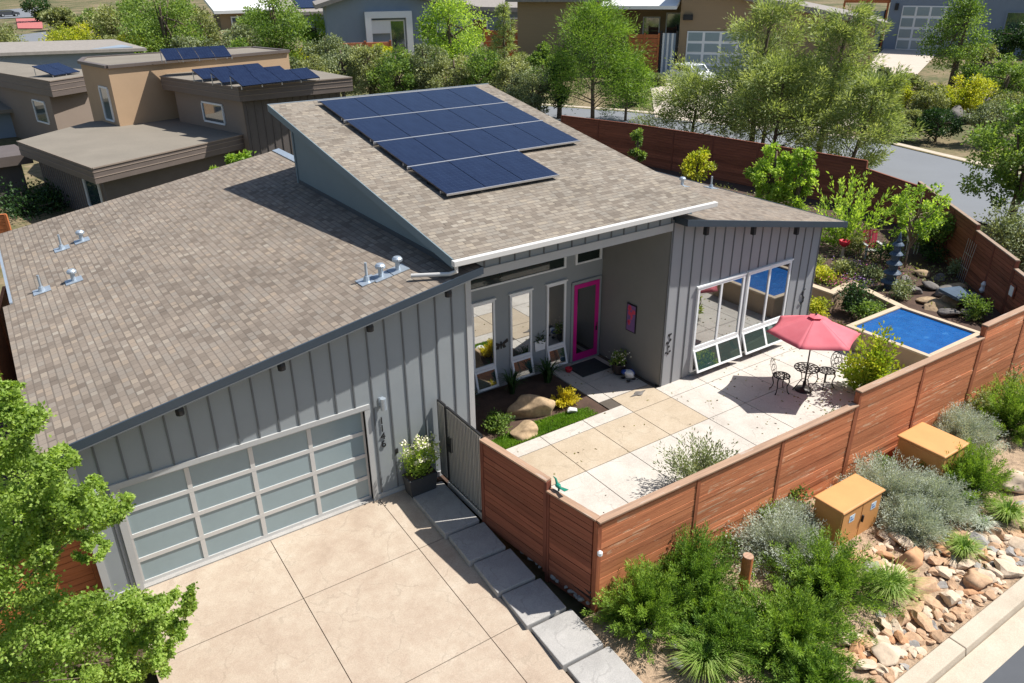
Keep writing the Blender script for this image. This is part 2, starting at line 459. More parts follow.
    def obj(s, name, mat, parent=None, bevel=0., loc=None, smooth=False):
        me = bpy.data.meshes.new(name)
        me.from_pydata(s.v, [], s.f); me.update()
        for mm in (mat if isinstance(mat, (list, tuple)) else [mat]): me.materials.append(mm)
        if any(s.mi): me.polygons.foreach_set('material_index', s.mi)
        if s.smooth or smooth: me.polygons.foreach_set('use_smooth', [True] * len(me.polygons))
        o = bpy.data.objects.new(name, me); COL.objects.link(o)
        if loc is not None: o.location = loc
        if parent is not None:
            o.parent = parent
        if bevel:
            b = o.modifiers.new('bevel', 'BEVEL'); b.width = bevel; b.segments = 2; b.limit_method = 'ANGLE'
        return o


def tag(o, label=None, cat=None, group=None, kind=None):
    if label: o['label'] = label
    if cat: o['category'] = cat
    if group: o['group'] = group
    if kind: o['kind'] = kind
    return o


def thing(name, label, cat, loc=(0, 0, 0), rz=0, group=None):
    o = bpy.data.objects.new(name, None); COL.objects.link(o)
    o.empty_display_size = .2
    o.location = tuple(float(c) for c in loc); o.rotation_euler = (0, 0, rz)
    return tag(o, label, cat, group)


def copy_tree(o, parent=None):
    c = o.copy(); COL.objects.link(c)
    if parent is not None: c.parent = parent
    for ch in list(o.children): copy_tree(ch, c)
    return c


# ------------------------------------------------------------------ foliage helpers
def norm(a): return a / (np.linalg.norm(a, axis=-1, keepdims=True) + 1e-9)


def leaves_obj(name, pos, dirs, L, W, tint, mat, parent=None, fold=.25):
    """one folded four-cornered leaf per position"""
    n = len(pos)
    pos = np.asarray(pos, float); dirs = norm(np.asarray(dirs, float))
    L = np.broadcast_to(np.asarray(L, float), (n,))[:, None]; W = np.broadcast_to(np.asarray(W, float), (n,))[:, None]
    side = norm(np.cross(dirs, norm(rng.normal(size=(n, 3)) + np.array((0, 0, .9)))))
    up = np.cross(side, dirs)
    a = pos; b = pos + dirs * L * .45 + side * W * .5 + up * W * fold; c = pos + dirs * L; d = pos + dirs * L * .45 - side * W * .5 + up * W * fold
    vs = np.stack([a, b, c, d], 1).reshape(-1, 3).astype(np.float32)
    me = bpy.data.meshes.new(name)
    me.vertices.add(4 * n); me.vertices.foreach_set('co', vs.ravel())
    me.loops.add(4 * n); me.loops.foreach_set('vertex_index', np.arange(4 * n, dtype=np.int32))
    me.polygons.add(n); me.polygons.foreach_set('loop_start', np.arange(0, 4 * n, 4, dtype=np.int32))
    at = me.attributes.new('tint', 'FLOAT', 'FACE')
    at.data.foreach_set('value', np.clip(np.asarray(tint, np.float32), 0, 1))
    me.update(calc_edges=True); me.validate()
    me.materials.append(mat)
    o = bpy.data.objects.new(name, me); COL.objects.link(o)
    if parent is not None: o.parent = parent
    return o


def clumps(centers, radii, per, shell=.55):
    """leaf points in balls; clump-wise tint"""
    ps, ds, ts = [], [], []
    for c, r in zip(centers, radii):
        k = max(4, int(per))
        d = norm(rng.normal(size=(k, 3)))
        rr = (shell + (1 - shell) * rng.random(k)) ** 1.0 * rng.uniform(.45, 1.1, k)
        r3 = np.array(r) if hasattr(r, '__len__') else np.array((r, r, r * .8))
        ps.append(np.asarray(c) + d * rr[:, None] * r3)
        ds.append(norm(d * .7 + rng.normal(size=(k, 3)) * .6 + np.array((0, 0, .1))))
        t0 = rng.uniform(.15, .85)
        ts.append(np.clip(t0 + rng.normal(size=k) * .12, 0, 1))
    return np.concatenate(ps), np.concatenate(ds), np.concatenate(ts)


def trunk_mesh(h, r, limbs, lean=(0, 0), base=(0, 0, 0)):
    b = B()
    pts = [(base[0] + lean[0] * t * h + .04 * h * math.sin(5 * t + h) * .3, base[1] + lean[1] * t * h + .03 * h * math.sin(4 * t + 1) * .3, base[2] + t * h) for t in np.linspace(0, 1, 6)]
    b.tube(pts, list(np.linspace(r, r * .35, 6)), 8)
    for (t, tip, rr) in limbs:
        p0 = np.array(pts[0]) * (1 - t) + np.array(pts[-1]) * t
        p0 = np.array([np.interp(t, np.linspace(0, 1, 6), [p[k] for p in pts]) for k in range(3)])
        tip = np.array(tip); mid = p0 * .45 + tip * .55 + np.array((0, 0, .06 * np.linalg.norm(tip - p0)))
        b.tube([p0, mid, tip], [rr, rr * .65, rr * .22], 6)
    b.smooth = True
    return b


def broadleaf(name, label, cat, base, h, r, mat, n=5000, leaf=.14, nclump=26, crown_lo=.3, group=None, trunk_r=None, bark='bark', seed=0, shape=None, wide=.55, tip=.6):
    """tree or bush: trunk with limbs, crown of leaf clumps on the limb ends"""
    global rng
    rng = np.random.default_rng(seed + 11)
    t = thing(name, label, cat, base, 0, group)
    cs, rs = [], []
    zc = h * (crown_lo + (1 - crown_lo) * .5); hz = h * (1 - crown_lo) * .5
    while len(cs) < nclump:
        d = norm(rng.normal(size=3)); q = rng.uniform(.25, 1) ** .6
        p = d * q * np.array((r, r, hz)) * .82
        k = 1 - tip * max(0, p[2] / hz) if shape != 'round' else 1
        p[0] *= k; p[1] *= k
        cs.append(p + (0, 0, zc)); rs.append(rng.uniform(.6, 1.15) * wide * r * (nclump / 26) ** -.35)
    ps, ds, ts = clumps(cs, rs, n / nclump)
    limbs = [(rng.uniform(.25, .85), c, max(.012, .028 * r)) for c in cs[::3]]
    trunk_mesh(h * .8, trunk_r or max(.04, .035 * h), limbs).obj('trunk', M[bark], t)
    leaves_obj('crown', ps, ds, leaf * rng.uniform(.7, 1.25, len(ps)), leaf * .62, ts, M[mat], t)
    return t


def plume_points(stems, per, spread, leaf_out=.5, tip_thin=.6):
    """needles or small leaves along stems given as (p0, p1, p2) arcs"""
    ps, ds, ts = [], [], []
    for a, m, c, t0 in stems:
        k = per
        t = rng.random(k) ** .8
        t_ = t[:, None]
        p = (1 - t_) ** 2 * a + 2 * t_ * (1 - t_) * m + t_ ** 2 * c
        dr = norm(2 * (1 - t_) * (m - a) + 2 * t_ * (c - m))
        off = rng.normal(size=(k, 3))
        p = p + off * (spread * (1 - tip_thin * t_))
        ps.append(p); ds.append(norm(dr + norm(off) * leaf_out)); ts.append(np.clip(t0 + (t - .5) * .55 + rng.normal(size=k) * .08, 0, 1))
    return np.concatenate(ps), np.concatenate(ds), np.concatenate(ts)


def conifer(name, label, base, h, r, mat='leaf_pine', nb=46, per=150, leaf=.26, lw=.07, lo=.12, droop=.15, group=None, seed=0, cat='tree', lift=.25, spread=.17, lean=(0, 0), power=.75):
    global rng
    rng = np.random.default_rng(seed + 101)
    t = thing(name, label, cat, base, 0, group)
    stems, b = [], None
    limbs = []
    for i in range(nb):
        f = lo + (1 - lo) * (i + rng.random()) / nb
        az = i * 2.4 + rng.uniform(-.5, .5)
        ln = r * (1 - f) ** power * rng.uniform(.6, 1.15) + .12 * r
        a = np.array((lean[0] * f * h, lean[1] * f * h, f * h * .97))
        tipp = a + np.array((math.cos(az) * ln, math.sin(az) * ln, ln * rng.uniform(-droop, lift)))
        mid = (a + tipp) / 2 + np.array((0, 0, ln * .12))
        t0 = rng.uniform(.25, .75)
        stems.append((a * .7 + mid * .3, mid, tipp, t0))
        for k in range(3):   # side sprays
            q = a + (tipp - a) * rng.uniform(.35, .85)
            az2 = az + rng.choice((-1, 1)) * rng.uniform(.4, .9); l2 = ln * rng.uniform(.3, .5)
            t2 = q + np.array((math.cos(az2) * l2, math.sin(az2) * l2, l2 * rng.uniform(-droop, lift + .1)))
            stems.append((q, (q + t2) / 2, t2, t0 + rng.uniform(-.12, .12)))
        limbs.append((f, tipp * .9 + a * .1, max(.008, .012 * ln)))
    ps, ds, ts = plume_points(stems, per // 4, spread * r / 2.2, .9, .5)
    trunk_mesh(h * .97, .018 * h + .03, [(l[0], l[1], l[2]) for l in limbs[::2]], lean).obj('trunk', M['bark'], t)
    leaves_obj('crown', ps, ds, leaf * rng.uniform(.6, 1.3, len(ps)), lw, ts, M[mat], t)
    return t


def juniper(name, label, base, r, h, mat='leaf_juniper', n=70, per=70, leaf=.10, lw=.035, spread=.05, group=None, seed=0, cat='shrub', arch=.35, az0=0, az1=2 * math.pi, thin=.6):
    """many upswept plumes from one crown"""
    global rng
    rng = np.random.default_rng(seed + 301)
    t = thing(name, label, cat, base, 0, group)
    stems = []
    b = B()
    for i in range(n):
        az = rng.uniform(az0, az1); el = rng.uniform(.12, 1.45)
        L = rng.uniform(.65, 1.08)
        tipp = np.array((math.cos(az) * math.cos(el) * r, math.sin(az) * math.cos(el) * r, math.sin(el) * h * .95 + .05)) * L
        a = tipp * rng.uniform(.05, .35); a[2] = max(.02, a[2] * .5)
        mid = (a + tipp) / 2 + np.array((0, 0, -arch * .15 * r)) * (1 if el < .8 else .2)
        mid[2] = max(.05, mid[2])
        stems.append((a, mid, tipp, rng.uniform(.2, .8)))
        if i % 6 == 0: b.tube([(0, 0, 0), a, mid], [.02, .014, .008], 5)
    ps, ds, ts = plume_points(stems, per, spread, .75, thin)
    keep = ps[:, 2] > 0.0
    b.obj('stem', M['bark'], t)
    leaves_obj('foliage', ps[keep], ds[keep], leaf * rng.uniform(.6, 1.3, keep.sum()), lw, ts[keep], M[mat], t)
    return t


def grass_clump(name, label, base, r, h, n=260, seed=0, mat='leaf_grass', width=.012, group=None, cat='ornamental grass'):
    g = np.random.default_rng(seed + 77)
    vs, fs, ts = [], [], []
    for i in range(n):
        az = g.uniform(0, 2 * math.pi); out = g.uniform(.25, 1) * r; hh = h * g.uniform(.6, 1.05)
        d = np.array((math.cos(az), math.sin(az), 0)); sdv = np.array((-d[1], d[0], 0))
        p0 = d * g.uniform(0, .18) * r
        pts = [p0 + d * out * q ** 1.7 + np.array((0, 0, hh * (1.55 * q - .85 * q * q) if q < 1 else hh * .62)) for q in (0, .35, .7, 1)]
        o = len(vs)
        for k, p in enumerate(pts):
            wd = width * (1, .9, .6, .1)[k]
            vs += [tuple(p - sdv * wd), tuple(p + sdv * wd)]
        for k in range(3): fs.append((o + 2 * k, o + 2 * k + 1, o + 2 * k + 3, o + 2 * k + 2)); ts.append(np.clip(.3 + .3 * k + g.normal() * .12, 0, 1))
    me = bpy.data.meshes.new(name); me.from_pydata(vs, [], fs)
    at = me.attributes.new('tint', 'FLOAT', 'FACE'); at.data.foreach_set('value', ts)
    me.materials.append(M[mat])
    o = bpy.data.objects.new(name, me); COL.objects.link(o); o.location = tuple(float(c) for c in base)
    return tag(o, label, cat, group)


def spiky(name, label, base, n, h, mat, cat='plant', seed=0, width=.03, out=.6, group=None):
    return grass_clump(name, label, base, out, h, n, seed, mat, width, group, cat)

# ------------------------------------------------------------------ terrain
def T(x, y):
    s_ = .8 * x + .6 * y
    far = .45 + .03 * max(0, s_ - 50)
    k = min(1, max(0, (max(x - 24, (y - 15) * .8)) / 10))
    near = -.55
    if y < -5: near = -.55 - .35 * min(1, (-5 - y) / 4)
    return near * (1 - k) + far * k if y > -5 else min(near, near * (1 - k) + .2 * k)


def PT(u, v, dz=0.):
    z = .5
    for _ in range(40):
        p = P(u, v, z=z); z = .5 * z + .5 * (T(p[0], p[1]) + dz)
    return p


def PPl(u, v, a, bx=0., by=0.):
    """pixel onto the plane z = a + bx x + by y"""
    d = CF + CR * ((u - 512) / FPX) - CU * ((v - 341.5) / FPX)
    t = (a + bx * CAM[0] + by * CAM[1] - CAM[2]) / (d[2] - bx * d[0] - by * d[1])
    return CAM + d * t


def sheet(name, pts, z, mat, kind='structure', thick=0.0):
    b = B()
    p3 = [(p[0], p[1], z if len(p) < 3 else p[2]) for p in pts]
    if thick: b.prism([(q[0], q[1], q[2] - thick) for q in p3], (0, 0, thick))
    else: b.add(p3, [tuple(range(len(p3)))])
    return tag(b.obj(name, mat), kind=kind)


xs = np.concatenate([np.linspace(-700, -60, 12), np.arange(-50, 130, 3.0), np.linspace(140, 900, 16)])
ys = np.concatenate([np.linspace(-300, -40, 8), np.arange(-34, 160, 3.0), np.linspace(170, 1100, 16)])
b = B()
b.v = [(float(x), float(y), T(x, y) - .06) for y in ys for x in xs]
nx = len(xs)
b.f = [[j * nx + i, j * nx + i + 1, (j + 1) * nx + i + 1, (j + 1) * nx + i] for j in range(len(ys) - 1) for i in range(nx - 1)]
tag(b.obj('ground', M['ground'], smooth=True), kind='structure')

# lot surface round the house (mulch), driveway, patio, beds
sheet('lot_soil', [(-6, -2), (-.3, -2), (-.3, .05), (5.7, .05), (6.6, -.2), (7.0, -5.25), (22.8, -5.5), (24, -5.3), (24, 16), (-6, 16)], -.03, M['soil'])


def dz(y): return -.02 + .045 * y


b = B()
xe = [-.28, 2.49, 5.02, 5.72]
ye = [-.02, -1.97, -4.78, -7.6, -10.4, -13.2]
g_ = .008
for i in range(3):
    for j in range(5):
        x0, x1 = xe[i] + g_, xe[i + 1] - g_
        y1, y0 = ye[j] - g_, ye[j + 1] + g_
        b.hexa([(x0, y0, dz(y0) - .15), (x1, y0, dz(y0) - .15), (x1, y1, dz(y1) - .15), (x0, y1, dz(y1) - .15),
                (x0, y0, dz(y0)), (x1, y0, dz(y0)), (x1, y1, dz(y1)), (x0, y1, dz(y1))])
tag(b.obj('driveway', M['drive']), kind='structure')
b = B(); b.hexa([(-.27, -13.2, dz(-13.2) - .2), (5.7, -13.2, dz(-13.2) - .2), (5.7, -.03, -.2), (-.27, -.03, -.2),
                 (-.27, -13.2, dz(-13.2) - .02), (5.7, -13.2, dz(-13.2) - .02), (5.7, -.03, dz(0) - .02), (-.27, -.03, dz(0) - .02)])
tag(b.obj('driveway_joint', M['joint']), kind='structure')
b = B().box(-.2, 5.0, -.02, .3, -.2, .0)
tag(b.obj('garage_apron', M['slab']), kind='structure')

# stepping slabs beside the fence
lab = ['grey concrete step right in front of the metal gate', 'grey concrete step just below the step at the gate',
       'third grey concrete step down from the gate, wholly in the fence shadow', 'grey concrete step with one sunlit corner, beside the second fence bay',
       'half sunlit grey concrete step beside the fence corner post', 'lowest grey concrete step in view, crossed by a juniper shadow']
ysl = [-.28, -2.06, -3.05, -4.07, -5.04, -6.1, -7.3]
for i in range(6):
    zt = .05 - .058 * i
    x0 = 5.64 + .02 * i; x1 = 6.50 + .035 * i; cx, cy = (x0 + x1) / 2, (ysl[i] + ysl[i + 1]) / 2; hl = (ysl[i] - ysl[i + 1]) / 2 - .018
    b = B().box(x0 - cx, x1 - cx, -hl, hl, dz(ysl[i + 1]) - .12, zt)
    so_ = b.obj('concrete_step', M['slab'], bevel=.02, loc=(cx, cy, 0)); so_.rotation_euler = (0, 0, (-.02, -.055, -.05, -.06, -.045, -.05)[i])
    tag(so_, lab[i], 'step', 'concrete steps along the fence')

# patio slabs
ZP = .1
xj = [7.55, 8.0, 9.5, 10.9, 12.29, 13.7, 15.14, 16.57, 18.0, 19.4, 20.38]
b = B(); bt = B()
g_ = .010
rows = [(-5.15, -4.3), (-4.3, -2.02), (-2.02, -.62), (-.62, -.14), (-.14, 2.68)]
for i in range(len(xj) - 1):
    for j, (y0, y1) in enumerate(rows):
        if xj[i + 1] > 13.75 and j == 4: continue
        if j == 4 and xj[i + 1] < 12.0: continue
        if xj[i] < 7.9 and j > 2: continue
        tan = (j == 2 and 7.9 < xj[i] < 13.6) or (j == 3 and 12.2 < xj[i] < 13.6)
        yb = y0
        if j == 3: yt = y1 if xj[i] < 11.5 else (.02 if xj[i] > 13.6 else .3)
        else: yt = y1
        if j == 4:
            b.box(11.86 if i == 3 else xj[i] + g_, xj[i + 1] - g_, .3 + 2 * g_, 1.4, ZP - .12, ZP)
            b.box(11.86 if i == 3 else xj[i] + g_, xj[i + 1] - g_, 1.4 + 2 * g_, 2.68, ZP - .12, ZP); continue
        (bt if tan else b).box(xj[i] + g_, xj[i + 1] - g_, yb + g_, yt - g_, ZP - .12, ZP)
tag(b.obj('patio', M['patio']), kind='structure')
tag(bt.obj('patio_tan_slabs', M['patio_tan']), kind='structure')
sheet('patio_joint', [(7.0, -5.2), (20.4, -5.3), (20.4, .0), (13.85, .0), (13.85, 2.7), (11.87, 2.7), (11.87, -.16), (7.5, -.16)], ZP - .015, M['joint'])
# planting bed by the entrance
sheet('entry_bed_soil', [(7.5, -.14), (11.84, -.14), (11.84, 2.7), (7.5, 2.7)], ZP - .03, M['soil'])
# garden behind and beside the pool
terr = [(22.9, 20.7), (22.9, .85), (24.3, 1.05), (23.72, -1.3), (23.3, -1.35), (23.3, -4.15), (22.9, -5.42), (24.2, -5.42), (32.4, 3.6), (33.5, 7), (33.2, 9.5), (32.4, 15.5), (31.6, 20.7)]
sheet('garden_terrace', terr, .52, M['soil'], thick=.6)
sheet('pool_side_bed', [(20.42, -5.4), (23.2, -5.4), (23.2, -4.1), (20.42, -4.1)], .02, M['soil'])

# rock bed, kerb, street
b = B()
for j, (ya, yb) in enumerate(((-5.3, -6.6), (-6.6, -8.0), (-8.0, -9.4))):
    za = -.34 - .09 * j
    b.add([(6.6, yb, za - .09), (30, yb, za - .09), (30, ya, za), (6.6, ya, za)], [(0, 1, 2, 3)])
tag(b.obj('rock_bed', M['rockbed']), kind='structure')
b = B()
x = 9.3
while x < 34:
    b.hexa([(x + .008, -9.82, -.9), (x + 3.0, -9.82, -.9), (x + 3.0, -9.42, -.9), (x + .008, -9.42, -.9),
            (x + .008, -9.75, -.555), (x + 3.0, -9.75, -.555), (x + 3.0, -9.42, -.55), (x + .008, -9.42, -.55)]); x += 3.008
tag(b.obj('kerb', M['kerb'], bevel=.02), kind='structure')
b = B().hexa([(9.0, -10.27, -.9), (34, -10.27, -.9), (34, -9.8, -.9), (9.0, -9.8, -.9), (9.0, -10.27, -.715), (34, -10.27, -.715), (34, -9.8, -.69), (9.0, -9.8, -.69)])
tag(b.obj('kerb_gutter', M['kerb']), kind='structure')
sheet('street', [(-30, -24, -.74), (60, -24, -.74), (60, -10.26, -.722), (9.0, -10.26, -.722), (5.7, -13.3, -.72), (-30, -13.3, -.72)], -.72, M['asphalt'])

# far street behind the rear fence, with the two driveways that climb from it
def strip(name, pl, pr, mat, up=.02):
    b = B(); n = len(pl)
    def dens(q):
        out = []
        for i in range(n - 1):
            for t in np.linspace(0, 1, 6, endpoint=(i == n - 2)):
                out.append(np.array(q[i]) * (1 - t) + np.array(q[i + 1]) * t)
        return out
    A, C_ = dens(pl), dens(pr)
    vs = [(p[0], p[1], T(p[0], p[1]) + up) for p in A] + [(p[0], p[1], T(p[0], p[1]) + up) for p in C_]
    m = len(A)
    b.add(vs, [(i, m + i, m + i + 1, i + 1) for i in range(m - 1)])
    return tag(b.obj(name, mat), kind='structure')


strip('far_street', [(29.5, -12), (36.0, 2), (38.0, 9), (37.8, 17), (36, 24), (30, 34), (18, 44)], [(43, -14), (46.5, 5), (49.0, 15), (47, 26), (43.5, 35), (38, 45), (28, 58)], M['asphalt_far'], .03)
strip('far_kerb', [(43, -14), (46.5, 5), (49.0, 15), (47, 26), (43.5, 35), (38, 45)], [(43.5, -14), (47.1, 5), (49.6, 15), (47.6, 26), (44.1, 35), (38.6, 45)], M['kerb'], .12)
a, c_ = PT(655, 118), PT(770, 132); a2, c2_ = PT(648, 72), PT(748, 76)
strip('far_driveway', [a, a2], [c_, c2_], M['drive_far'], .06)
a, c_ = PT(800, 135), PT(872, 122); a2, c2_ = PT(884, 49), PT(942, 49)
strip('far_driveway', [a, a2], [c_, c2_], M['drive_far'], .06)
# street at the upper left with its red crossing
a = [PT(-15, 60)[:2], PT(40, 40)[:2], PT(90, 33)[:2]]
strip('upper_street', [PT(-30, 45), PT(12, 42), PT(22, 36), PT(36, 62)], [PT(-30, 75), PT(8, 62), PT(10, 60), PT(12, 80)], M['asphalt_far'], .05)
strip('upper_street', [PT(14, 36), PT(14, 56)], [PT(46, 32), PT(60, 62)], M['asphalt_far'], .08)
strip('red_crossing', [PT(16, 19), PT(18, 29)], [PT(42, 19), PT(43, 29)], M['redroad'], .12)
strip('upper_cross_street', [PT(-20, 12), PT(40, 7)], [PT(-20, 20), PT(40, 17)], M['asphalt_far'], .08)

# ------------------------------------------------------------------ the house
H = thing('house', 'grey single storey board and batten house with three shed roofs and a pink front door', 'house', (0, 0, 0))


def zl(x): return 5.16 + .1731 * (x - 7.72)
def zc(y): return 5.45 + .165 * (y + .35)
def zr(x): return 5.10 - .1833 * (x - 14.04)


def wall_x(b, x0, x1, y0, y1, z0, zt, n=1):
    b.hexa([(x0, y0, z0), (x1, y0, z0), (x1, y1, z0), (x0, y1, z0), (x0, y0, zt(x0)), (x1, y0, zt(x1)), (x1, y1, zt(x1)), (x0, y1, zt(x0))])


# garage wing
tl = lambda x: zl(x) - .17
b = B()
wall_x(b, -.65, -.02, 0, .2, -.15, tl); wall_x(b, 4.90, 7.65, 0, .2, -.15, tl)
wall_x(b, -.02, 4.90, 0, .2, 2.38, tl)
b.box(-.65, -.45, .2, 13.9, -.15, tl(-.65)); wall_x(b, -.65, 8.1, 13.7, 13.9, -.15, tl)
b.box(7.45, 7.65, .2, 2.9, 0, 5.0)
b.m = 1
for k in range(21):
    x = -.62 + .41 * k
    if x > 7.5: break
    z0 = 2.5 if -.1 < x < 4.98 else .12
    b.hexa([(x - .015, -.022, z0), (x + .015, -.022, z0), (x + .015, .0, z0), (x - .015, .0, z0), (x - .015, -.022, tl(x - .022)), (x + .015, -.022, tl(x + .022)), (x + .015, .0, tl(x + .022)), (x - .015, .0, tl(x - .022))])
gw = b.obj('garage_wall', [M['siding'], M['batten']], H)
b = B()
wall_x(b, 7.53, 7.67, -.03, -.001, -.05, tl); b.box(-.68, -.55, -.03, -.001, -.05, tl(-.6)); b.box(-.55, -.14, -.03, -.001, -.05, .1); b.box(5.02, 7.53, -.03, -.001, -.05, .1)
b.obj('wall_trim', M['trim'], gw)
# garage door
b = B().box(-.14, -.02, -.035, .2, -.05, 2.38).box(4.90, 5.02, -.035, .2, -.05, 2.38).box(-.14, 5.02, -.04, .0, 2.381, 2.49).box(-.02, 4.9, .0, .15, 2.34, 2.379)
b.obj('door_trim', M['trim'], H)
gd = B()
rz = [.0, .585, 1.17, 1.755, 2.34]
for k, z in enumerate(rz): gd.box(-.02, 4.9, .09, .14, z - (.0 if k == 0 else .045), z + (.075 if k == 0 else .045 if k < 4 else 0))
for k in range(5):
    x = -.02 + 4.92 * k / 4
    for z0, z1 in ((.075, .54), (.63, 1.125), (1.215, 1.71), (1.80, 2.295)):
        gd.box(max(-.02, x - .045), min(4.9, x + .045), .092, .14, z0, z1)
gdo = gd.obj('garage_door', M['alu'], H)
for k in range(4):
    for z0, z1 in ((.075, .54), (.63, 1.125), (1.215, 1.71), (1.80, 2.295)):
        x0 = -.02 + 4.92 * k / 4 + (.045 if k else .045); x1 = -.02 + 4.92 * (k + 1) / 4 - .045
        B().box(x0, x1, .112, .13, z0, z1).obj('pane', M['frost'], gdo)
# roofs
pl = [(-1.08, -.4), (7.72, -.4), (7.72, -.02), (7.29, -.02), (7.29, 9.62), (8.25, 9.62), (8.25, 14.2), (-.85, 14.45), (-.85, 7.6), (-1.08, 7.6)]
r1 = B().prism([(x, y, zl(x) - .16) for x, y in pl], (0, 0, .16)).obj('roof', M['shingle_y'], H)
b = B()
b.hexa([(-1.1, -.44, zl(-1.1) - .155), (7.76, -.44, zl(7.76) - .155), (7.76, -.401, zl(7.76) - .155), (-1.1, -.401, zl(-1.1) - .155), (-1.1, -.44, zl(-1.1) + .012), (7.76, -.44, zl(7.76) + .012), (7.76, -.401, zl(7.76) + .012), (-1.1, -.401, zl(-1.1) + .012)])
b.box(7.722, 7.76, -.40, -.02, zl(7.72) - .155, zl(7.72) + .012)
b.obj('fascia', M['fascia'], r1)
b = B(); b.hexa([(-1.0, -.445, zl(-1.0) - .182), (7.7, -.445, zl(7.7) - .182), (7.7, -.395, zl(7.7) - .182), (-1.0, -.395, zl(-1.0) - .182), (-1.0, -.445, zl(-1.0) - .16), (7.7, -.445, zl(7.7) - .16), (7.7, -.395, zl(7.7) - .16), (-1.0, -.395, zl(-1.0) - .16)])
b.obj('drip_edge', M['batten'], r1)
b = B().prism([(8.02, 9.66, zl(8.02) + .006), (8.27, 9.66, zl(8.27) + .006), (8.27, 14.2, zl(8.27) + .006), (8.02, 14.2, zl(8.02) + .006)], (0, 0, .02)).box(-.92, -.853, 7.6, 14.4, zl(-.85) - .1, zl(-.85) + .03)
b.obj('ridge_flashing', M['flash'], r1)


def vent(u, v, kind, roof, plane):
    p = PPl(u, v, *plane)
    b = B()
    b.prism([(p[0] - .2, p[1] - .2, p[2] - .2 * plane[1] - .2 * plane[2] + .008), (p[0] + .2, p[1] - .2, p[2] + .2 * plane[1] - .2 * plane[2] + .008), (p[0] + .2, p[1] + .2, p[2] + .2 * plane[1] + .2 * plane[2] + .008), (p[0] - .2, p[1] + .2, p[2] - .2 * plane[1] + .2 * plane[2] + .008)], (0, 0, .012))
    if kind == 'pipe': b.tube([(p[0], p[1], p[2] - .05), (p[0], p[1], p[2] + .42)], .03, 10).tube([(p[0], p[1], p[2]), (p[0], p[1], p[2] + .12)], [.09, .055], 10)
    else:
        b.tube([(p[0], p[1], p[2] - .05), (p[0], p[1], p[2] + .24)], .055, 12)
        b.lathe([(.06, .2), (.115, .22), (.115, .27), (.08, .31), (.02, .32)], p, 14)
    b.obj('vent_pipe', M['flash'], roof)


LP = (5.16 - .1731 * 7.72, .1731, 0)
for u, v, k in ((62, 249, 'pipe'), (82, 241, 'cap'), (42, 291, 'pipe'), (74, 281, 'cap'), (367, 281, 'pipe'), (381, 277, 'cap'), (398, 270, 'cap')): vent(u, v, k, r1, LP)

pc = [(7.08, -.35), (14.88, -.35), (15.1, 10.8), (7.08, 10.8)]
r2 = B().prism([(x, y, zc(y) - .18) for x, y in pc], (0, 0, .18)).obj('roof', M['shingle_x'], H)
b = B()
for xx in (7.05,):
    b.hexa([(xx, -.35, zc(-.35) - .2), (xx + .028, -.35, zc(-.35) - .2), (xx + .028, 10.82, zc(10.82) - .2), (xx, 10.82, zc(10.82) - .2), (xx, -.35, zc(-.35) + .012), (xx + .028, -.35, zc(-.35) + .012), (xx + .028, 10.82, zc(10.82) + .012), (xx, 10.82, zc(10.82) + .012)])
b.obj('fascia', M['clerestory'], r2)
B().box(7.05, 15.12, 10.802, 10.84, zc(10.8) - .2, zc(10.8) + .02).obj('ridge_flashing', M['flash'], r2)
b = B().box(7.02, 14.95, -.48, -.352, zc(-.35) - .13, zc(-.35) - .005)
b.obj('gutter', M['gutter'], r2, bevel=.012)
B().tube([(7.1, -.42, 5.34), (7.1, -.42, 5.2), (7.0, -.3, 5.13), (6.4, .3, 5.04)], .045, 10).obj('downspout', M['gutter'], r2)
b = B().prism([(7.3, .0, 4.9), (7.3, 9.6, 4.9), (7.3, 9.6, zc(9.6) - .18), (7.3, 0, zc(0) - .18)], (.15, 0, 0))
b.box(7.46, 14.7, 9.45, 9.6, 4.5, zc(9.45) - .18)
b.prism([(14.7, .3, 4.6), (14.7, 9.6, 4.6), (14.7, 9.6, zc(9.6) - .18), (14.7, .3, zc(.3) - .18)], (.15, 0, 0))
cl = b.obj('clerestory_wall', M['clerestory'], H)
b = B().box(7.27, 7.299, 9.5, 9.62, 5.0, zc(9.5) - .18); b.obj('corner_trim', M['clerestory'], cl)
b = B().box(7.284, 7.299, 0, 9.49, 5.06, 5.2)
b.obj('flashing', M['fascia'], cl)

# entrance: header beam, recess
b = B().box(7.68, 13.84, .0, .2, 4.80, zc(0) - .19)
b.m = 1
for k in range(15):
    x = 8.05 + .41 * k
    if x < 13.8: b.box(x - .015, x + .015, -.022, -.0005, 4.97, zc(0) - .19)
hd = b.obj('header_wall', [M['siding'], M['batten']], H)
B().box(7.68, 13.84, -.035, .22, 4.76, 4.965).obj('beam', M['trim'], hd)
B().box(7.66, 13.84, .21, 2.69, 4.86, 4.94).obj('porch_ceiling', M['siding'], H)
bw = B().box(7.65, 13.85, 2.7, 2.9, -.1, 5.6).obj('entry_wall', M['siding'], H)
b = B().box(13.86, 14.1, .02, 2.9, -.1, 5.02)
for k in range(26): b.add([(13.845, .03, .14 + .18 * k), (13.845, 2.69, .14 + .18 * k), (13.86, 2.69, .14 + .18 * k), (13.86, .03, .14 + .18 * k), (13.858, .03, .315 + .18 * k), (13.858, 2.69, .315 + .18 * k)], [(0, 3, 2, 1), (0, 1, 5, 4)])
b.obj('recess_wall', M['taupe'], H)

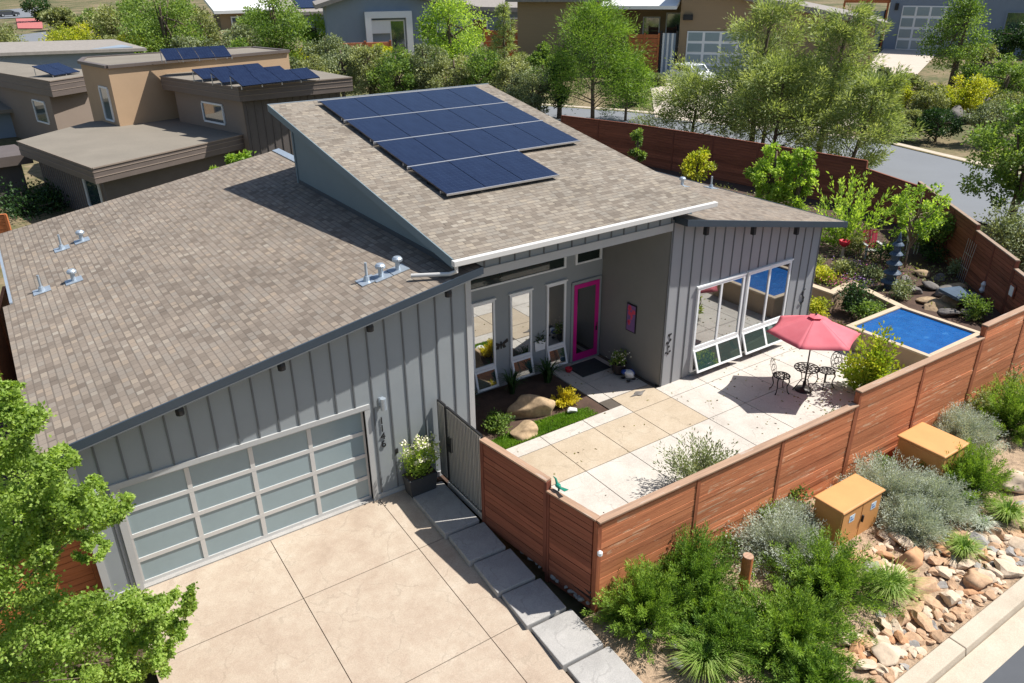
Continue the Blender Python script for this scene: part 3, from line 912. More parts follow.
# sunny wing
tr = lambda x: zr(x) - .17
b = B(); wall_x(b, 13.86, 20.4, 0, .2, .0, tr)
b.prism([(20.2, .2, 0), (20.4, .2, 0), (20.4, 9, 0), (20.2, 9, 0)], (0, 0, tr(20.4)))
wall_x(b, 13.9, 20.2, 8.8, 9, 0, tr)
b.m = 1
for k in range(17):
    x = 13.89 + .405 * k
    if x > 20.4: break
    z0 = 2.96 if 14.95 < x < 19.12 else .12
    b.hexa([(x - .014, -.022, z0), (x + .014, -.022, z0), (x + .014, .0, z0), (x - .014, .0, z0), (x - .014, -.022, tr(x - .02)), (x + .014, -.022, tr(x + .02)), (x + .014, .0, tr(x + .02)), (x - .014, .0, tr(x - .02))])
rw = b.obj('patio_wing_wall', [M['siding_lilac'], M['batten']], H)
pr_ = [(13.97, -.4), (21.0, -.4), (21.0, 9.3), (13.97, 9.3)]
r3 = B().prism([(x, y, zr(x) - .16) for x, y in pr_], (0, 0, .16)).obj('roof', M['shingle_y'], H)
b = B()
b.hexa([(13.93, -.44, zr(13.93) - .165), (21.03, -.44, zr(21.03) - .165), (21.03, -.401, zr(21.03) - .165), (13.93, -.401, zr(13.93) - .165), (13.93, -.44, zr(13.93) + .012), (21.03, -.44, zr(21.03) + .012), (21.03, -.401, zr(21.03) + .012), (13.93, -.401, zr(13.93) + .012)])
b.box(13.93, 13.968, -.40, .3, zr(13.95) - .165, zr(13.95) + .012)
b.hexa([(21.002, -.4, zr(21) - .2), (21.04, -.4, zr(21) - .2), (21.04, 9.3, zr(21) - .2), (21.002, 9.3, zr(21) - .2), (21.002, -.4, zr(21) + .01), (21.04, -.4, zr(21) + .01), (21.04, 9.3, zr(21) + .01), (21.002, 9.3, zr(21) + .01)])
b.obj('fascia', M['fascia'], r3)
RP = (5.10 + .1833 * 14.04, -.1833, 0)
vent(682, 186, 'cap', r3, RP); vent(711, 188, 'pipe', r3, RP)
for u, v in ((702, 227), (749, 228.5), (792, 229.5)):
    p = P(u, v, y=-.12); z = tr(p[0])
    B().box(p[0] - .05, p[0] + .05, -.34, -.22, z - .25, z - .002).obj('eave_bracket', M['black'], r3)
for u, v in ((70.7, 452), (177, 405.5), (278, 361), (366, 323.5), (444, 290)):
    p = P(u, v, y=-.15); z = tl(p[0])
    B().lathe([(.075, -.2), (.08, -.1), (.05, .0)], (p[0], -.33, z - .005), 10).obj('soffit_light', M['black'], r1)

# solar array on the middle roof
ang = math.atan(.165)
SA = thing('solar_array', 'eighteen dark blue solar panels racked on the highest shingle roof', 'solar array', (8.52, 2.42, zc(2.42) - .03))
SA.rotation_euler = (ang, 0, 0)
pw, ph_ = 1.14, 1.99
for r in range(4):
    for c_ in range(3 if r == 0 else 5):
        b = B().box(.012, pw - .012, .012, ph_ - .06, 0, .035)
        b.obj('solar_panel', M['pv'], SA, loc=(c_ * pw, r * ph_ + r * .02, .13))
    n_ = 3 if r == 0 else 5
    b = B().box(-.05, n_ * pw + .05, ph_ * (r + 1) - .045 + r * .02, ph_ * (r + 1) + .005 + r * .02, .10, .17).box(0, n_ * pw, r * ph_ + .3, r * ph_ + .34, .06, .128)
    for k in range(n_ + 1): b.box(k * pw - .03 + (.06 if k == 0 else 0), k * pw + .03, ph_ * (r + .5), ph_ * (r + .5) + .05, -.02, .12)
    b.obj('rail', M['rail'], SA)
for n_, y0 in ((3, 0.),):
    B().box(0, 3 * pw, -.012, .01, .12, .17).obj('edge_trim', M['rail'], SA)
B().box(3 * pw + .02, 5 * pw, ph_ + .005, ph_ + .03, .12, .17).obj('edge_trim', M['rail'], SA)


# windows
def bars(b, c0, c1, c2, c3, wd, th):
    for a, d in ((c0, c1), (c1, c2), (c2, c3), (c3, c0)): b.bar(a, d, th, wd, up=np.cross(np.array(c1) - np.array(c0), np.array(c3) - np.array(c0)))


def window(x0, x1, z0, z1, y, mull=(), sash=None, glass='glass', fw=.07, open_=.30, low='glass_low'):
    b = B()
    b.box(x0, x0 + fw, y - .06, y + .0, z0, z1).box(x1 - fw, x1, y - .06, y, z0, z1)
    b.box(x0 + fw, x1 - fw, y - .06, y, z1 - fw, z1).box(x0 + fw, x1 - fw, y - .06, y, z0, z0 + fw * .7)
    zs = sash if sash else z0
    if sash: b.box(x0 + fw, x1 - fw, y - .058, y, zs - .04, zs + .05)
    for m in mull: b.box(m - .035, m + .035, y - .057, y, (zs + .05) if sash else z0 + fw, z1 - fw)
    b.box(x0 - .04, x1 + .04, y - .075, y, z1 + .001, z1 + .05)
    wo = b.obj('window', M['white'], H)
    e = [x0 + fw] + [m for m in mull] + [x1 - fw]
    for i in range(len(e) - 1):
        a0 = e[i] + (.035 if i else 0); a1 = e[i + 1] - (.035 if i < len(e) - 2 else 0)
        B().box(a0, a1, y - .03, y - .005, zs + (.05 if sash else fw * .7), z1 - fw).obj('pane', M[glass], wo)
    if sash:
        # dark opening and the awning sash swung out at the bottom
        B().box(x0 + fw, x1 - fw, y - .012, y - .002, z0 + fw * .7, zs - .04).obj('insect_screen', M['black'], wo)
        hgt = zs - .05 - z0 - .03
        yb = y - .075 - open_; zb = zs - .045 - math.sqrt(max(.01, hgt ** 2 - open_ ** 2))
        b = B(); yt = y - .075; zt = zs - .045
        up = np.array((0, -(zt - zb), yb - yt)); up = np.array((0, zt - zb, -(yb - yt))) * -1
        q = [(x0 + .01, yt, zt), (x1 - .01, yt, zt), (x1 - .01, yb, zb), (x0 + .01, yb, zb)]
        nrm = np.cross(np.array(q[1]) - np.array(q[0]), np.array(q[3]) - np.array(q[0])); nrm = nrm / np.linalg.norm(nrm)
        dn = norm(np.array((0, yb - yt, zb - zt)))
        def strip_(xa, xb, s0, s1):
            A = np.array((0, yt, zt))
            c = [A + dn * s0 + (xa, 0, 0), A + dn * s0 + (xb, 0, 0), A + dn * s1 + (xb, 0, 0), A + dn * s1 + (xa, 0, 0)]
            return c
        f2 = .06
        for r_ in (strip_(x0 + .01, x1 - .01, 0, f2), strip_(x0 + .01, x1 - .01, hgt - f2, hgt), strip_(x0 + .01, x0 + .01 + f2, f2, hgt - f2), strip_(x1 - .01 - f2, x1 - .01, f2, hgt - f2)):
            b.prism(r_, nrm * .04)
        for m in mull:
            b.prism(strip_(m - .04, m + .04, f2, hgt - f2), nrm * .04)
        b.obj('awning_sash', M['white'], wo)
        for i in range(len(e) - 1):
            a0 = (x0 + .01 + f2) if i == 0 else e[i] + .04; a1 = (x1 - .01 - f2) if i == len(e) - 2 else e[i + 1] - .04
            c = strip_(a0, a1, f2, hgt - f2)
            B().prism([p + nrm * .014 for p in c], nrm * .012).obj('awning_pane', M[low], wo)
    return wo


window(15.02, 16.96, .24, 2.88, 0, (15.99,), 1.0, open_=.24)
window(17.11, 19.07, .24, 2.88, 0, (18.09,), 1.0, open_=.24)
B().box(14.98, 19.12, -.02, -.0005, .02, .235).obj('sill_board', M['siding'], H)
for x0, x1, gm in ((9.25, 9.99, 'glass_mirror'), (10.5, 11.24, 'glass_mirror'), (11.77, 12.46, 'glass')):
    window(x0, x1, .2, 2.84, 2.7, (), .86, gm, .06, .15, 'glass_low')
window(7.72, 12.44, 3.25, 4.2, 2.7, (), None, 'glass_dark', .07)
window(12.78, 13.76, 3.25, 4.2, 2.7, (), None, 'glass_dark', .07)
b = B().box(12.68, 12.76, 2.655, 2.7, .1, 2.68).box(13.72, 13.8, 2.655, 2.7, .1, 2.68).box(12.68, 13.8, 2.65, 2.7, 2.63, 2.72).box(12.7, 13.78, 2.6, 2.7, .1, .135)
b.obj('door_trim', M['siding'], H)
fd = B().box(12.765, 12.885, 2.64, 2.695, .14, 2.62).box(13.585, 13.715, 2.64, 2.695, .14, 2.62).box(12.885, 13.585, 2.64, 2.695, .14, .36).box(12.885, 13.585, 2.64, 2.695, 2.49, 2.62).obj('front_door', M['pink'], H)
B().box(12.885, 13.585, 2.66, 2.68, .36, 2.49).obj('pane', M['glass'], fd)
B().tube([(13.64, 2.60, 1.0), (13.64, 2.60, 1.25)], .012, 8).box(13.615, 13.665, 2.61, 2.639, .98, 1.12).obj('handle', M['black'], fd)

# wall lamps, house number, door bell
p = P(381, 402, y=0)
b = B().box(p[0] - .06, p[0] + .06, -.02, -.001, 2.36, 2.56).tube([(p[0], -.12, 2.3), (p[0], -.12, 2.58)], .065, 12).box(p[0] - .03, p[0] + .03, -.12, -.02, 2.42, 2.48)
b.obj('wall_lamp', M['flash'], H)
b = B().box(-.43, -.31, -.02, -.001, 2.36, 2.56).tube([(-.37, -.12, 2.3), (-.37, -.12, 2.58)], .065, 12).box(-.40, -.34, -.12, -.02, 2.42, 2.48)
b.obj('wall_lamp', M['flash'], H)
for k, dgt in enumerate('1146'):
    cu = bpy.data.curves.new('digit', 'FONT'); cu.body = dgt; cu.size = .25; cu.extrude = .008; cu.align_x = 'CENTER'
    tmp = bpy.data.objects.new('digit', cu); COL.objects.link(tmp)
    me = bpy.data.meshes.new_from_object(tmp.evaluated_get(bpy.context.evaluated_depsgraph_get()))
    bpy.data.objects.remove(tmp)
    me.materials.clear(); me.materials.append(M['black'])
    o = bpy.data.objects.new('house_number', me); COL.objects.link(o); o.parent = H
    o.location = (5.27, -.02, 1.9 - .2 * k); o.rotation_euler = (R_(90), 0, 0)
B().box(5.53, 5.6, -.035, -.001, 1.02, 1.14).box(5.545, 5.585, -.045, -.035, 1.05, 1.09).obj('door_bell', M['black'], H)
B().box(6.42, 6.5, -.03, -.001, .42, .56).obj('outlet_cover', M['trim'], H)
# ------------------------------------------------------------------ fences
def fence(root, p0, p1, top, bot, bays, mat='wood', pmat='wood_post', cmat='cap', capw=.17, side=-1, first=True, last=True):
    """one straight run of horizontal boards, posts and a cap; side = which face carries the boards"""
    p0 = np.array(p0, float); p1 = np.array(p1, float); d = p1 - p0; L = np.linalg.norm(d); a = math.atan2(d[1], d[0])
    loc = Vector(root.location)
    def place(o): o.location = (p0[0] - loc.x, p0[1] - loc.y, 0 - loc.z); o.rotation_euler = (0, 0, a); return o
    for k in range(bays):
        b = B(); x0, x1 = L * k / bays + .05, L * (k + 1) / bays - .05
        z = bot + .01
        while z < top - .05:
            h = min(.142, top - .045 - z); j = random.uniform(-.006, .006)
            b.box(x0, x1, side * .02 + j, side * .045 + j, z, z + h - .011); z += .142
        b.box(x0, x1, side * -.01, side * .012, bot + .02, top - .05)
        place(b.obj('board_panel', M[mat], root))
    for k in range(bays + 1):
        if (k == 0 and not first) or (k == bays and not last): continue
        x = L * k / bays
        place(B().box(x - .046, x + .046, -.062, .062, bot - .05, top - .042).obj('post', M[pmat], root))
    place(B().box(-.03, L + .03, -capw / 2, capw / 2, top - .04, top).obj('cap', M[cmat], root, bevel=.006))


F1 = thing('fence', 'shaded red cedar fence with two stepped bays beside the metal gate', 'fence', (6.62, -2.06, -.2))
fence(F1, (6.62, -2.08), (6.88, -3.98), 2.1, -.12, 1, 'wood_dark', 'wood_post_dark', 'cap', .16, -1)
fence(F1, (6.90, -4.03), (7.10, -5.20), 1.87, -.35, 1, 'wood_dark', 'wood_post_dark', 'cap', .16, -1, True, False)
F2 = thing('fence', 'long sunlit red cedar fence before the patio, stepping up twice', 'fence', (7.1, -5.25, -.4))
fence(F2, (7.1, -5.25), (14.63, -5.40), 1.84, -.55, 3, side=-1)
fence(F2, (14.69, -5.40), (19.83, -5.50), 2.18, -.6, 2, side=-1, first=True)
fence(F2, (19.89, -5.50), (24.2, -5.52), 2.50, -.6, 2, side=-1, first=True)
B().lathe([(.02, -.06), (.05, -.03), (.05, .03), (.02, .06)], (-.02, -.11, 1.55), 10).obj('sensor_lamp', M['white'], F2)
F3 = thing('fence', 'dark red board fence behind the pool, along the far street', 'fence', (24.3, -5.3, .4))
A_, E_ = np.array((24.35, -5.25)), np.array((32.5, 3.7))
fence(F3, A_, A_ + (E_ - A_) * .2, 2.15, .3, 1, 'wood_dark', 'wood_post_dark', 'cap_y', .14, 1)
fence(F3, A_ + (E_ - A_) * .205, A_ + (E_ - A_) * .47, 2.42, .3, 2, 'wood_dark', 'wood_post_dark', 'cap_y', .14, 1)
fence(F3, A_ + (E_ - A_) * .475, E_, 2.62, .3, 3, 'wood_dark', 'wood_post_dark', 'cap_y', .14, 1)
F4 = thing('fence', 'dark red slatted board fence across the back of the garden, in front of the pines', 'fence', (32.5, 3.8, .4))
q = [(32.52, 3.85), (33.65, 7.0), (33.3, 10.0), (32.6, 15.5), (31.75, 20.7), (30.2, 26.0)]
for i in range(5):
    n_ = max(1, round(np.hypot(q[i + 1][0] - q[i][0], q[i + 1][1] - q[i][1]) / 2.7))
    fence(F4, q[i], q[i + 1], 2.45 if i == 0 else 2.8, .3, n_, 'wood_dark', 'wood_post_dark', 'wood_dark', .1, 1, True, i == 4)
F5 = thing('fence', 'orange cedar side fence beside the garage, half hidden by the maple', 'fence', (-.72, .25, -.1))
fence(F5, (-.72, .3), (-4.6, .3), 1.75, -.15, 2, 'orangewood', 'orangewood', 'orangewood', .1, 1)
F6 = thing('fence', 'short orange cedar fence seen past the left eave of the garage roof', 'fence', (-3.2, 6, -.1))
p = P(3, 300, z=2.2); fence(F6, (p[0] - .5, p[1] - 3.4), (p[0] + .1, p[1] + 1.3), 2.2, -.1, 2, 'orangewood', 'orangewood', 'orangewood', .1, 1)
F7 = thing('fence', 'short orange cedar fence post and boards behind the garage, before the dark hedge', 'fence', (-2, 15, -.1))
p = P(2, 218, z=1.9); fence(F7, (p[0] - 2.2, p[1] + .6), (p[0] + .15, p[1] - .2), 2.1, -.1, 1, 'orangewood', 'orangewood', 'orangewood', .1, -1)

# gate
G = thing('metal_gate', 'pale corrugated metal gate in a black frame between garage wall and fence', 'gate', (6.66, -.06, .03))
b = B()
for y in (-.02, -.36, -.42, -1.90): b.box(-.022, .022, y - .022, y + .022, .03, 2.06)
for z in (.05, 2.06):
    b.box(-.022, .022, -.04, -.34, z - .022, z + .022); b.box(-.022, .022, -.44, -1.88, z - .022, z + .022)
b.obj('gate_frame', M['black'], G)
b = B()
n_ = 28
xs_ = np.linspace(-.46, -1.86, n_ + 1)
for k in range(n_):
    o1, o2 = (.03 if k % 2 else -.03), (-.03 if k % 2 else .03)
    b.add([(o1, xs_[k], .08), (o2, xs_[k + 1], .08), (o2, xs_[k + 1], 2.03), (o1, xs_[k], 2.03)], [(0, 1, 2, 3)])
for k in range(8):
    o1, o2 = (.03 if k % 2 else -.03), (-.03 if k % 2 else .03); t0, t1 = -.05 - .0365 * k, -.05 - .0365 * (k + 1)
    b.add([(o1, t0, .08), (o2, t1, .08), (o2, t1, 2.03), (o1, t0, 2.03)], [(0, 1, 2, 3)])
b.m = 1
for k in range(21): b.box(-.045, -.034, -.49 - .066 * k, -.51 - .066 * k, .09, 2.02)  # darker bars added to paint the shading between the corrugations
for k in range(4): b.box(-.045, -.034, -.09 - .066 * k, -.11 - .066 * k, .09, 2.02)
b.obj('corrugated_panel', [M['gate_metal'], M['taupe']], G)
B().box(-.05, .05, -.40, -.60, .93, 1.32).tube([(-.09, -.5, 1.1), (-.05, -.5, 1.1)], .03, 10).obj('lock_box', M['black'], G)
tag(B().box(-.06, .08, -.38, -1.92, -.1, .035).obj('lit_ground_strip', M['patio'], G))  # added pale strip: sunlight on the ground under the gate put into colour

# planter
p = P(408, 503, z=0)
t = thing('planter_box', 'tapered charcoal planter box of cream flowers beside the garage door', 'planter', (5.95, -.33, .0))
b = B()
for x0, x1, y0, y1, s0 in ((-.36, .36, -.2, .2, .86),):
    b.hexa([(x0 * s0, y0 * s0, .01), (x1 * s0, y0 * s0, .01), (x1 * s0, y1 * s0, .01), (x0 * s0, y1 * s0, .01), (x0, y0, .5), (x1, y0, .5), (x1, y1, .5), (x0, y1, .5)])
b.obj('planter', M['planter'], t, bevel=.01)
B().box(-.33, .33, -.17, .17, .49, .505).obj('soil', M['soil'], t)
rng = np.random.default_rng(3)
stems = []
for i in range(34):
    a = np.array((rng.uniform(-.3, .22), rng.uniform(-.14, .14), .5)); tp = a + np.array((rng.normal() * .13 + (.08 if i % 3 == 0 else 0), rng.normal() * .1, rng.uniform(.35, .95)))
    stems.append((a, (a + tp) / 2 + rng.normal(size=3) * .03, tp, rng.uniform(.4, .9)))
ps, ds, ts = plume_points(stems, 40, .045, 1.2, .2)
leaves_obj('foliage', ps, ds, .085, .04, ts, M['leaf_lime'], t)
fp = np.concatenate([s_[2] + rng.normal(size=(16, 3)) * .04 for s_ in stems if s_[2][2] > .85] + [s_[2] + rng.normal(size=(9, 3)) * .035 for s_ in stems if s_[2][2] <= .85])
leaves_obj('blossom', fp, rng.normal(size=fp.shape) + (0, -.3, .6), .055, .05, np.ones(len(fp)), M['flowerwhite'], t)

# ------------------------------------------------------------------ wall ornaments at the entrance
p = P(501, 344, y=2.68)
b = B()
for sx_ in (-1, 1):
    b.prism([(sx_ * .02, 0, 0), (sx_ * .22, 0, .12), (sx_ * .25, 0, .02), (sx_ * .12, 0, -.03)][::sx_], (0, .012, 0))
    b.prism([(sx_ * .02, 0, -.01), (sx_ * .13, 0, -.04), (sx_ * .17, 0, -.13), (sx_ * .08, 0, -.15)][::sx_], (0, .012, 0))
b.tube([(0, 0, -.14), (0, 0, .08)], .018, 8)
tag(b.obj('butterfly_ornament', M['black'], loc=(p[0], 2.672, p[2])), 'black metal butterfly hung on the wall between the first and second tall windows', 'wall ornament')
p = P(540, 345, y=2.68)
t = thing('wall_pocket', 'white wall pocket with a dark leafy spray between the second and third tall windows', 'wall ornament', (p[0], 2.66, p[2]))
B().prism([(-.17, 0, -.17), (.17, 0, -.17), (.2, 0, .14), (-.2, 0, .14)], (0, .03, 0)).obj('plaque', M['white'], t)
rng = np.random.default_rng(5)
leaves_obj('spray', rng.normal(size=(60, 3)) * (.1, .02, .09) + (0, -.01, .24), rng.normal(size=(60, 3)) + (0, -.3, .3), .11, .04, rng.random(60), M['leaf_dark'], t)
t = thing('wall_art', 'tall narrow framed wall panel of pink flowers on the taupe porch wall', 'wall art', (13.84, 1.31, 1.8))
B().box(-.03, -.001, -.2, .2, -.43, .43).obj('frame', M['black'], t)
B().box(-.036, -.031, -.17, .17, -.40, .40).obj('panel', M['flowerpurple'], t)
b = B(); rng = np.random.default_rng(9)
for k in range(12):
    y, z, r = rng.uniform(-.11, .11), rng.uniform(-.33, .33), rng.uniform(.035, .075)
    b.lathe([(r, 0), (r * .6, .004)], (0, 0, 0), 7); m_ = 14
    b.v[-m_:] = [(-.038 - .3 * v_[2], y + v_[0], z + v_[1]) for v_ in b.v[-m_:]]
b.obj('flower_relief', M['pinkpaint'], t)
b = B()
for k, (dx, dz_, r) in enumerate(((0, .28, .05), (.06, .12, .045), (-.05, .05, .05), (.02, -.08, .04), (-.07, -.25, .035), (.0, -.3, .035), (.08, -.24, .035), (.07, .3, .03))):
    b.lathe([(r, 0), (r * .8, .012)], (0, 0, 0), 8); b.v[-16:] = [(dx + v_[0], -v_[2], dz_ + v_[1]) for v_ in b.v[-16:]]
b.tube([(0, -.008, .28), (.05, -.008, .1), (-.03, -.008, -.02), (.01, -.008, -.3)], .008, 6)
p = P(667, 345, y=-.02)
tag(b.obj('metal_ornament', M['black'], loc=(14.06, -.003, p[2])), 'dark metal vine ornament on the corner board left of the patio windows', 'wall ornament')
p = P(803, 297, y=-.04)
b = B().tube([(.07, 0, .26), (-.05, 0, .2), (-.06, 0, .08), (.06, 0, -.02), (.06, 0, -.16), (-.05, 0, -.24), (-.1, 0, -.16)], .018, 8)
tag(b.obj('metal_ornament', M['black'], loc=(p[0], -.03, p[2])), 'curly dark metal hook ornament right of the patio windows, by the umbrella', 'wall ornament')

# doormat, pot, figurine, small things at the door
tag(B().box(12.42, 13.5, 1.72, 2.5, ZP + .001, ZP + .022).obj('doormat', M['mat'], bevel=.006), 'dark rectangular doormat in front of the pink door', 'doormat')
t = thing('flower_pot', 'dark round pot of pale flowers against the taupe porch wall', 'flower pot', (13.45, 1.32, ZP))
B().lathe([(.13, 0), (.2, .12), (.22, .32), (.24, .36), (.2, .36), (.19, .30)], (0, 0, 0), 18).obj('pot', M['darkpot'], t, smooth=True)
rng = np.random.default_rng(12)
ps, ds, ts = clumps([(rng.normal() * .12, rng.normal() * .12, .5 + rng.normal() * .07) for _ in range(9)], [.13] * 9, 36)
leaves_obj('foliage', ps, ds, .09, .05, ts, M['leaf_green'], t)
fp = rng.normal(size=(50, 3)) * (.15, .15, .08) + (0, 0, .56)
leaves_obj('blossom', fp, rng.normal(size=(50, 3)) + (0, 0, .5), .05, .045, np.ones(50), M['flowerwhite'], t)
t = thing('garden_figurine', 'small round white and blue animal figurine with dark feet beside the flower pot', 'figurine', (13.42, .86, ZP))
b = B().blob((0, 0, .17), (.16, .2, .15), 3, .05, 3); b.obj('body', M['white'], t)
b = B().blob((-.06, .1, .22), (.12, .1, .12), 2, .05, 4).blob((.1, 0, .2), (.08, .14, .12), 2, .05, 5); b.obj('shell', M['bluepaint'], t)
for dx, dy in ((-.1, -.12), (.12, -.1), (-.1, .12), (.14, .1)): B().blob((dx, dy, .045), (.065, .065, .045), 2, .05, 6).obj('foot', M['black'], t)
tag(B().lathe([(.06, 0), (.1, .06), (.11, .13), (.09, .14), (.08, .1)], (0, 0, 0), 14).obj('red_pot', M['redpaint'], loc=(12.3, 2.25, ZP), smooth=True), 'tiny red pot on the paving at the left of the doormat', 'pot')
b = B().lathe([(.11, 0), (.12, .02), (.04, .03)], (0, 0, 0), 14).prism([(-.33, -.01, .002), (-.1, -.05, .002), (-.1, .05, .002)], (0, 0, .014)).prism([(.1, -.05, .002), (.3, .04, .002), (.1, .05, .002)], (0, 0, .014))
tag(b.obj('patio_ornament', M['boulder_dark'], loc=(13.09, .05, ZP + .003)), 'flat brown metal ornament lying on the sunny paving before the porch', 'ornament')

# ------------------------------------------------------------------ entry bed
tag(B().blob((0, 0, .16), (.86, .52, .42), 4, .3, 21).obj('boulder', M['boulder'], loc=(9.98, .98, ZP - .05)), 'largest tan boulder in the entry bed, its top half in shade', 'boulder')
tag(B().blob((0, 0, .1), (.62, .34, .24), 4, .35, 28).obj('boulder', M['boulder'], loc=(9.22, .22, ZP - .04)), 'flat sunlit tan boulder at the edge of the little lawn', 'boulder')
tag(B().blob((0, 0, .08), (.17, .13, .12), 3, .3, 31).obj('white_stone', M['white'], loc=(10.9, .34, ZP - .02)), 'small white stone between the big boulder and the path', 'stone')
rng = np.random.default_rng(33)
n_ = 15000
gx_ = rng.uniform(7.75, 11.7, n_); gy_ = rng.uniform(-.12, .62, n_)
k_ = (gy_ < .1 + .42 * np.sin((gx_ - 7.6) / 4.2 * math.pi) ** .6) & (gx_ < 11.2 + .3 * rng.random(n_))
lp = np.stack([gx_, gy_, np.full(n_, ZP - .03)], 1)[k_]
o = leaves_obj('lawn_grass', lp, rng.normal(size=lp.shape) * .5 + (0, 0, 1), .07 * rng.uniform(.6, 1.4, len(lp)), .018, .5 + .25 * np.sin(lp[:, 0] * 3) * np.cos(lp[:, 1] * 7) + rng.normal(size=len(lp)) * .15, M['lawn'])
tag(o, 'strip of bright green grass along the entry bed', 'grass', kind='stuff')
juniper('golden_shrub', 'bright golden shrub beside the big boulder in the entry bed', (11.05, .78, ZP), .42, .5, 'leaf_gold', 46, 40, .07, .035, .04, seed=3)
broadleaf('green_shrub', 'small round green shrub left of the boulders, by the garage corner', 'shrub', (8.75, .75, ZP - .03), .5, .34, 'leaf_green', 1500, .07, 14, .0, seed=5, shape='round', trunk_r=.02)
spiky('flax_plant', 'dark strappy flax between the first and second tall windows', (10.22, 2.2, ZP - .03), 70, .9, 'leaf_dark', 'plant', 4, .02, .5)
spiky('flax_plant', 'dark strappy flax under the white wall pocket', (11.45, 2.15, ZP - .03), 80, .95, 'leaf_dark', 'plant', 5, .022, .55)
spiky('flax_plant', 'dark strappy flax in the corner by the garage wing and first tall window', (8.7, 2.1, ZP - .03), 60, .8, 'leaf_dark', 'plant', 6, .02, .5)

# ------------------------------------------------------------------ patio furniture
ux, uy = 17.06, -2.46
U = thing('patio_umbrella', 'faded red six sided market umbrella open over the bistro table', 'umbrella', (ux, uy, ZP))
B().lathe([(.24, 0), (.25, .03), (.16, .06), (.05, .09), (.04, .28)], (0, 0, 0), 22).obj('base', M['blackiron'], U, smooth=True)
B().tube([(0, 0, .05), (0, 0, 2.27)], .02, 10).obj('pole', M['darkpot'], U)
a0 = R_(141); Rr = 1.27; zt, zb = 2.29, 1.80
b = B(); vs = []; rings = 7
for i in range(6):
    A0, A1 = a0 + i * math.pi / 3, a0 + (i + 1) * math.pi / 3
    o_ = len(b.v); seg = 8
    for r in range(rings + 1):
        f = .09 + .91 * r / rings
        for k in range(seg + 1):
            e0 = np.array((math.cos(A0), math.sin(A0))); e1 = np.array((math.cos(A1), math.sin(A1)))
            g = k / seg; xy = (e0 * (1 - g) + e1 * g) * Rr * f
            sag = .05 * math.sin(math.pi * g) * f ** 1.5
            xy = xy * (1 - .05 * math.sin(math.pi * g) * f)
            z = zt - (zt - zb) * (f ** 1.12) - sag * .9 + .0
            b.v.append((xy[0], xy[1], z))
    for r in range(rings):
        for k in range(seg):
            i0 = o_ + r * (seg + 1) + k
            b.f.append([i0, i0 + seg + 1, i0 + seg + 2, i0 + 1]); b.mi.append(0)
co = b.obj('canopy', M['canopy'], U, smooth=True)
so_ = co.modifiers.new('cloth', 'SOLIDIFY'); so_.thickness = .006
b = B()
for i in range(6):
    A0 = a0 + i * math.pi / 3
    b.add([(.0, 0, 2.33), (.2 * math.cos(A0), .2 * math.sin(A0), 2.275), (.2 * math.cos(A0 + math.pi / 3), .2 * math.sin(A0 + math.pi / 3), 2.275)], [(0, 1, 2)])
vt = b.obj('vent_cap', M['canopy'], U); so_ = vt.modifiers.new('cloth', 'SOLIDIFY'); so_.thickness = .006
B().lathe([(.02, 0), (.03, .03), (.01, .06)], (0, 0, 2.32), 10).obj('finial', M['darkpot'], U)
for i in range(6):
    A0 = a0 + i * math.pi / 3
    e = np.array((math.cos(A0), math.sin(A0), 0))
    b = B().tube([(0, 0, 2.23), tuple(e * .6 + (0, 0, 2.03)), tuple(e * 1.25 + (0, 0, 1.785))], .009, 6)
    b.tube([tuple(e * .03 + (0, 0, 1.75)), tuple(e * .62 + (0, 0, 2.015))], .008, 6)
    b.obj('rib', M['darkpot'], U)


def ring(b, c, r, rad, axis='z', n=24, sq=1.0):
    pts = []
    for t_ in np.linspace(0, 2 * math.pi, n + 1):
        a_, b_ = r * math.cos(t_), r * sq * math.sin(t_)
        pts.append((c[0] + a_, c[1] + b_, c[2]) if axis == 'z' else (c[0] + a_, c[1], c[2] + b_))
    return b.tube(pts, rad, 6, False)


TB = thing('bistro_table', 'round black cast iron bistro table under the red umbrella', 'table', (ux, uy, ZP))
b = B()
ring(b, (0, 0, .70), .34, .014); ring(b, (0, 0, .70), .24, .009); ring(b, (0, 0, .70), .12, .009); ring(b, (0, 0, .70), .035, .008)
for k in range(12):
    t_ = k * math.pi / 6; b.tube([(.035 * math.cos(t_), .035 * math.sin(t_), .70), (.34 * math.cos(t_), .34 * math.sin(t_), .70)], .008, 5)
    ring(b, (.18 * math.cos(t_ + .26), .18 * math.sin(t_ + .26), .70), .045, .007, n=10); ring(b, (.29 * math.cos(t_ + .26), .29 * math.sin(t_ + .26), .70), .05, .008, n=10)
b.obj('table_top', M['blackiron'], TB)
for k in range(3):
    t_ = k * 2.094 + .4; e = np.array((math.cos(t_), math.sin(t_), 0))
    B().tube([e * .22 + (0, 0, .69), e * .12 + (0, 0, .52), e * .09 + (0, 0, .36), e * .2 + (0, 0, .16), e * .3 + (0, 0, .0)], [.014, .014, .013, .013, .018], 7).obj('leg', M['blackiron'], TB, smooth=True)
b = B(); ring(b, (0, 0, .3), .1, .009); b.obj('shelf_ring', M['blackiron'], TB)


